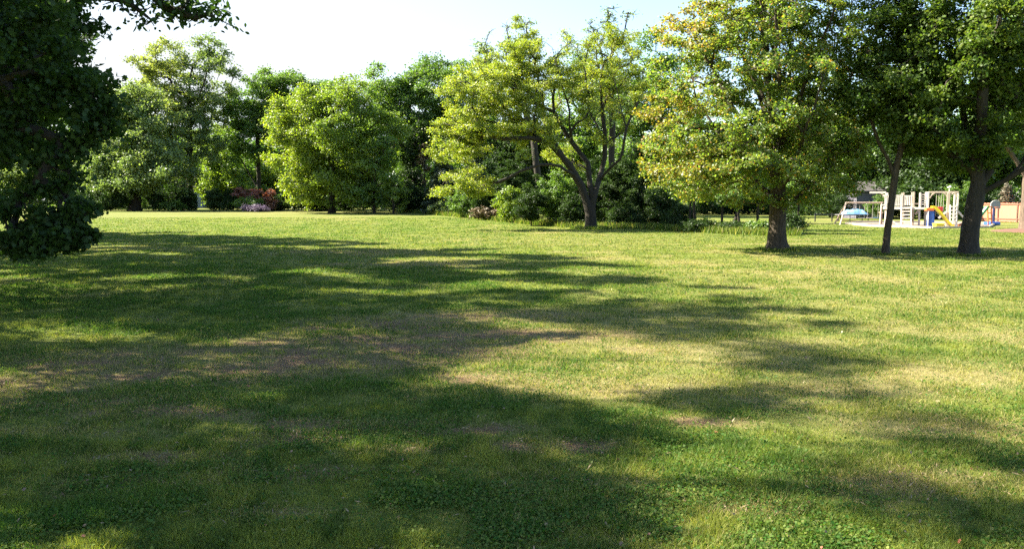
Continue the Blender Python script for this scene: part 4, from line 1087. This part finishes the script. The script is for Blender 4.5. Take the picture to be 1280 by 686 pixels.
# --- toddler climber with yellow slide, standing in the sand before the play set
tc_ = empty("toddler_climber", (o0[0], PD - 1.4, 0), -.3, label="toddler climber with blue side panels, orange deck and yellow slide", cat="slide")
k2 = (PD - 1.4) / FPX; tx = lambda px: (px - 1150) * k2 ; tz = lambda py: (283.4 - py) * k2
for y in (-.35, .35):
    sp = MB(); x0, x1 = tx(1146.6), tx(1153.6)
    sp.poly([(x0, y - .03, 0.0), (x1, y - .03, 0.0), (x1 - .05, y - .03, tz(263.5)), (x0 + .05, y - .03, tz(263.5)), (x0, y + .03, 0.0), (x1, y + .03, 0.0), (x1 - .05, y + .03, tz(263.5)), (x0 + .05, y + .03, tz(263.5))],
            [(0, 1, 2, 3), (7, 6, 5, 4), (0, 4, 5, 1), (1, 5, 6, 2), (2, 6, 7, 3), (3, 7, 4, 0)])
    part("side_panel", BLUE_P, sp, tc_, bevel=.02)
part("white_trim", WHITE_P, MB().box((tx(1146.2), -.36, tz(273)), (.07, .07, tz(263) - tz(283))), tc_, bevel=.02)
part("deck", ORANGE_P, MB().box((tx(1148), 0, tz(261.5)), (tx(1152.5) - tx(1143.5), .8, .22)), tc_, bevel=.04)
part("back_panel", RED_P, MB().box((tx(1161.5), .55, tz(261.5)), (tx(1165.5) - tx(1158), .08, .34)), tc_, bevel=.03)
sl = MB(); pr = [(1150.5, 258.2), (1153.5, 258.0), (1158, 262), (1163, 268), (1168, 274.5), (1173, 280.2), (1176, 281.2)]
v = []
for (px, py) in pr:
    x, z = tx(px), tz(py) - .12
    v += [(x, -.34, z + .18), (x, -.27, z + .18), (x, -.24, z), (x, .24, z), (x, .27, z + .18), (x, .34, z + .18), (x, .34, z - .06), (x, -.34, z - .06)]
f = []
for i in range(len(pr) - 1):
    for j in range(8): f.append((i * 8 + j, i * 8 + (j + 1) % 8, (i + 1) * 8 + (j + 1) % 8, (i + 1) * 8 + j))
f.append(tuple(range(8))); f.append(tuple((len(pr) - 1) * 8 + j for j in reversed(range(8))))
sl.poly(v, f); part("slide", YELLOW_P, sl, tc_)
# --- small toys on the sand
def toy(name, label, cat, px, py, mats, build):
    gx, gy = gpix(px, py); r_ = empty(name, (gx, gy, .03), label=label, cat=cat); build(r_); return r_
def t1(r_):
    part("tray", YELLOW_P, MB().box((0, 0, .11), (.62, .5, .2)), r_, bevel=.05); part("lid", YELLOW_P, MB().box((0, 0, .25), (.68, .55, .06)), r_, bevel=.025)
toy("toy_sandbox", "low yellow toy box on the sand at the foot of the slide", "toy", 1173, 284.6, None, t1)
def t2(r_):
    part("body", ORANGE_P, MB().poly([(-.3, -.2, 0), (.3, -.2, 0), (.3, .2, 0), (-.3, .2, 0), (-.22, -.15, .2), (.26, -.15, .34), (.26, .15, .34), (-.22, .15, .2)], [(3, 2, 1, 0), (4, 5, 6, 7), (0, 1, 5, 4), (1, 2, 6, 5), (2, 3, 7, 6), (3, 0, 4, 7)]), r_, bevel=.04)
    for x in (-.2, .2):
        for y in (-.22, .22): part("wheel", DARKM, MB().tube([(x, y - .04, .08), (x, y + .04, .08)], .08, 10), r_)
toy("toy_car", "small orange ride on toy beside the broad tree's trunk", "toy", 1203.5, 283.6, None, t2)
def t3(r_):
    part("ladder_frame", ORANGE_P, MB().beam((.35, -.25, 0), (.2, -.25, 1.5), .07, .07).beam((.35, .25, 0), (.2, .25, 1.5), .07, .07).box((.3, 0, .5), (.06, .5, .06)).box((.25, 0, .95), (.06, .5, .06)).box((.15, 0, 1.45), (.3, .56, .08)), r_)
    part("slide", WHITE_P, MB().beam((.05, 0, 1.45), (-.95, 0, .12), .42, .05), r_)
    part("slide_rail", GREEN_P, MB().beam((.05, -.24, 1.5), (-.95, -.24, .17), .06, .16), r_); part("slide_rail", GREEN_P, MB().beam((.05, .24, 1.5), (-.95, .24, .17), .06, .16), r_)
toy("small_slide", "small slide with white chute, green rails and orange frame by the broad tree", "slide", 1232, 282.0, None, t3)

# --- basketball hoop
gx, gy = gpix(1241.5, 281.5)
bh = empty("basketball_hoop", (gx, gy, 0), label="portable basketball hoop with grey backboard and dark blue padded pole", cat="basketball hoop")
part("base", BLUE_P, MB().box((-.1, 0, .14), (.85, .9, .24)), bh, bevel=.06)
part("pole", NAVY, MB().tube([(0, 0, .2), (0, 0, 1.35)], .10, 10).tube([(0, 0, 1.35), (0, 0, 1.75)], .045, 8), bh)
bb = part("backboard", GREY_P, MB().poly([(x, y, z) for y in (-.14, -.10) for x, z in ((-.36, 1.32), (.42, 1.32), (.42, 1.72), (.3, 1.9), (.03, 1.97), (-.24, 1.9), (-.36, 1.72))],
          [tuple(range(6, -1, -1)), tuple(range(7, 14))] + [(i, (i + 1) % 7, (i + 1) % 7 + 7, i + 7) for i in range(7)]), bh)
part("border", WHITE_P, MB().tube([(-.37, -.15, 1.32), (-.37, -.15, 1.72), (-.245, -.15, 1.91), (.03, -.15, 1.98), (.305, -.15, 1.91)], .022, 5), bb)
rim = [(.03 + .2 * math.cos(t), -.36 + .2 * math.sin(t), 1.42) for t in np.linspace(0, 6.283, 17)]
part("rim", ORANGE_P, MB().tube(rim, .012, 5, False), bh)

# --- cedar A frame swing set
SD = 66.0; sc_ = SD / FPX; s0 = on_ground(1076, SD)
sw = empty("swing_set", (s0[0], SD, 0), label="faded cedar A frame swing set standing on the grass left of the play set", cat="swing set")
sx = lambda px: (px - 1076) * sc_; sz = lambda py: (280.3 - py) * sc_
H = sz(253.5)
part("top_bar", PINKW, MB().tube([(sx(1055), 0, H), (sx(1101.5), 0, H)], .065, 8), sw)
for e, off in ((1056, -13), (1100, 8)):
    sgn = -1 if e < 1076 else 1
    for y in (-1.0, 1.0):
        fx = sx(e + (off if (sgn < 0 and y < 0) else (-8 if (sgn > 0 and y < 0) else sgn * 8)))
        part("leg", PINKW, MB().tube([(sx(e), 0, H), (fx, y, -.05)], .06, 8), sw)
    part("cross_brace", PINKW, MB().tube([(sx(e), -.42, H * .55), (sx(e), .42, H * .55)], .035, 6), sw)
for px, kind in ((1064, 0), (1076, 0), (1086, 0), (1093, 1)):
    q = MB()
    for d_ in (-.2, .2): q.tube([(sx(px) + d_, 0, H), (sx(px) + d_, 0, .55)], .012, 4)
    h_ = part("swing", ROPE, q, sw)
    part("seat", LBLUE if kind else WOOD_W, MB().box((sx(px), 0, .53), (.48, .2, .05)), h_, bevel=.015)

# --- trampoline with a crumpled blue cover
gx, gy = gpix(1062, 276.6)
tr = empty("trampoline", (gx, gy, 0), label="dark low trampoline under a crumpled pale blue cover behind the swing set", cat="trampoline")
RX = 1.75
q = MB(); ring = [(RX * math.cos(t), RX * .8 * math.sin(t), .62) for t in np.linspace(0, 6.283, 29)]; q.tube(ring, .05, 6, False); part("frame", DARKM, q, tr)
q = MB(); c_ = [(RX * .97 * math.cos(t), RX * .78 * math.sin(t)) for t in np.linspace(0, 6.283, 28, endpoint=False)]
q.poly([(x, y, .60) for x, y in c_] + [(x, y, .625) for x, y in c_], [tuple(range(27, -1, -1)), tuple(range(28, 56))] + [(i, (i + 1) % 28, (i + 1) % 28 + 28, i + 28) for i in range(28)]); part("mat", DARKM, q, tr)
for a in (.5, 1.9, 2.6, 3.7, 4.4, 5.8): part("leg", DARKM, MB().tube([(RX * .95 * math.cos(a), RX * .76 * math.sin(a), .62), (RX * .95 * math.cos(a), RX * .76 * math.sin(a), -.02)], .04, 6), tr)
nu, nv = 26, 12; vv, ff = [], []
for j in range(nv):
    for i in range(nu):
        u_, v_ = i / (nu - 1) * 2 - 1, j / (nv - 1) * 2 - 1
        edge_ = max(0, 1 - abs(u_) ** 4) * max(0, 1 - abs(v_) ** 4)
        vv.append((u_ * 1.15 + .35, v_ * .75, .66 + edge_ * (.16 + .55 * float(fbm(u_ * 2.2 + 4, v_ * 1.6, 61, 3)))))
for j in range(nv - 1):
    for i in range(nu - 1): ff.append((j * nu + i, j * nu + i + 1, (j + 1) * nu + i + 1, (j + 1) * nu + i))
part("cover", LBLUE, MB().poly(vv, ff), tr, smooth=True)

# --- dark rail, salmon fence, mulch, shed, far house
gx, gy = gpix(1030, 277.3)
rf = empty("rail_fence", (gx, gy, 0), label="short dark post and rail fence left of the trampoline", cat="fence")
part("rail", DARKM, MB().box((0, 0, .68), (1.9, .06, .09)), rf)
for x in (-.8, .75): part("post", DARKM, MB().box((x, .07, .38), (.09, .07, .86)), rf)

FD = 70.0; f0 = on_ground(1223, 75); f1 = on_ground(1350, 66)
fe = empty("screen_fence", tuple(f0), label="sunlit salmon coloured slatted screen fence with dark posts behind the basketball hoop", cat="fence")
L = math.hypot(f1[0] - f0[0], f1[1] - f0[1]); fe.rotation_euler = (0, 0, math.atan2(f1[1] - f0[1], f1[0] - f0[0]))
npn = 5; pw = L / npn
for i in range(npn):
    q = MB(); nbd = 17
    for j in range(nbd): q.box((i * pw + .06 + (j + .5) * (pw - .12) / nbd, 0, .86 + .012 * ((j * 7) % 5)), ((pw - .12) / nbd - .003, .025, 1.66))
    part("panel", SALMON, q, fe)
    part("rail", SALMON_D, MB().box((i * pw + pw / 2, -.045, 1.62), (pw - .1, .05, .09)), fe); part("rail", SALMON_D, MB().box((i * pw + pw / 2, -.045, .3), (pw - .1, .05, .09)), fe)
for i in range(npn + 1): part("post", SALMON_D, MB().box((i * pw, -.03, .9), (.11, .11, 1.86)), fe, bevel=.01)

b = on_ground(1285, 50); rng = np.random.default_rng(5)
vv, ff = [(0, 0, .22)], []
for ri, r in enumerate((.6, 1.1, 1.5, 1.8)):
    for k in range(40):
        t = k / 40 * 6.283; rr = r * (1 + .08 * math.sin(3 * t) + .05 * rng.random())
        vv.append((rr * math.cos(t), rr * 1.2 * math.sin(t), (.2, .16, .10, .0)[ri] + .03 * rng.random() * (ri < 3)))
for k in range(40):
    ff.append((0, 1 + k, 1 + (k + 1) % 40))
    for ri in range(3): ff.append((1 + ri * 40 + k, 1 + (ri + 1) * 40 + k, 1 + (ri + 1) * 40 + (k + 1) % 40, 1 + ri * 40 + (k + 1) % 40))
o = MB().poly(vv, ff).build("mulch_bed", MULCH, None, True); o.location = tuple(b); tag(o, "reddish brown mulch ring round the pale trunk", "mulch bed", kind="structure")

def house(name, label, cat, px, D, wid, dep, wall_h, roof_h, wall_m, windows, rz=0.0, door=None):
    b = on_ground(px, D); r_ = empty(name, b, rz, label=label, cat=cat); hw, hd = wid / 2, dep / 2
    part("wall", wall_m, MB().box((0, 0, wall_h / 2 - .1), (wid, dep, wall_h + .2)), r_)
    g = MB(); o_ = .35; e = .12
    for s_ in (-1, 1):
        P = [(-hw - o_, s_ * (hd + o_), wall_h - .05), (hw + o_, s_ * (hd + o_), wall_h - .05), (hw + o_, 0, wall_h + roof_h), (-hw - o_, 0, wall_h + roof_h)]
        P2 = [(x, y, z + e) for x, y, z in P]
        fs = [(0, 1, 2, 3), (7, 6, 5, 4), (0, 4, 5, 1), (1, 5, 6, 2), (2, 6, 7, 3), (3, 7, 4, 0)]
        g.poly(P + P2, fs)
    part("roof", ROOF, g, r_)
    gm = MB()
    for s_ in (-1, 1): gm.poly([(s_ * hw * .995, -hd, wall_h - .02), (s_ * hw * .995, hd, wall_h - .02), (s_ * hw * .995, 0, wall_h + roof_h - .08), (s_ * (hw * .995 - .1), -hd, wall_h - .02), (s_ * (hw * .995 - .1), hd, wall_h - .02), (s_ * (hw * .995 - .1), 0, wall_h + roof_h - .08)], [(0, 1, 2), (5, 4, 3), (0, 3, 4, 1), (1, 4, 5, 2), (2, 5, 3, 0)])
    part("gable", wall_m, gm, r_)
    for (x, z, w_, h_) in windows:
        fr = part("window", WHITE_P, MB().box((x, -hd - .02, z), (w_ + .16, .07, h_ + .16)), r_)
        part("pane", DARKG, MB().box((x, -hd - .05, z), (w_, .03, h_)), fr)
    if door: part("door", DARKG if door[3] else WHITE_P, MB().box((door[0], -hd - .03, door[1] / 2), (door[2], .06, door[1])), r_)
    return r_
house("grey_shed", "grey violet garden shed with dark gabled roof behind the swing set", "shed", 1079, 88, 3.5, 4.0, 2.9, 1.0, SIDING, [], 0.0, (.4, 2.0, .9, False))
house("far_house", "pale blue grey clapboard house glimpsed behind the red bushes", "house", 264, 136, 12, 8, 2.9, 2.4, SIDING_W, [(-5.2, 1.55, 1.1, 1.2), (-1.6, 1.55, 1.1, 1.2), (4.6, 1.55, 1.6, 1.2)], 0.0, (1.8, 2.1, .95, True))
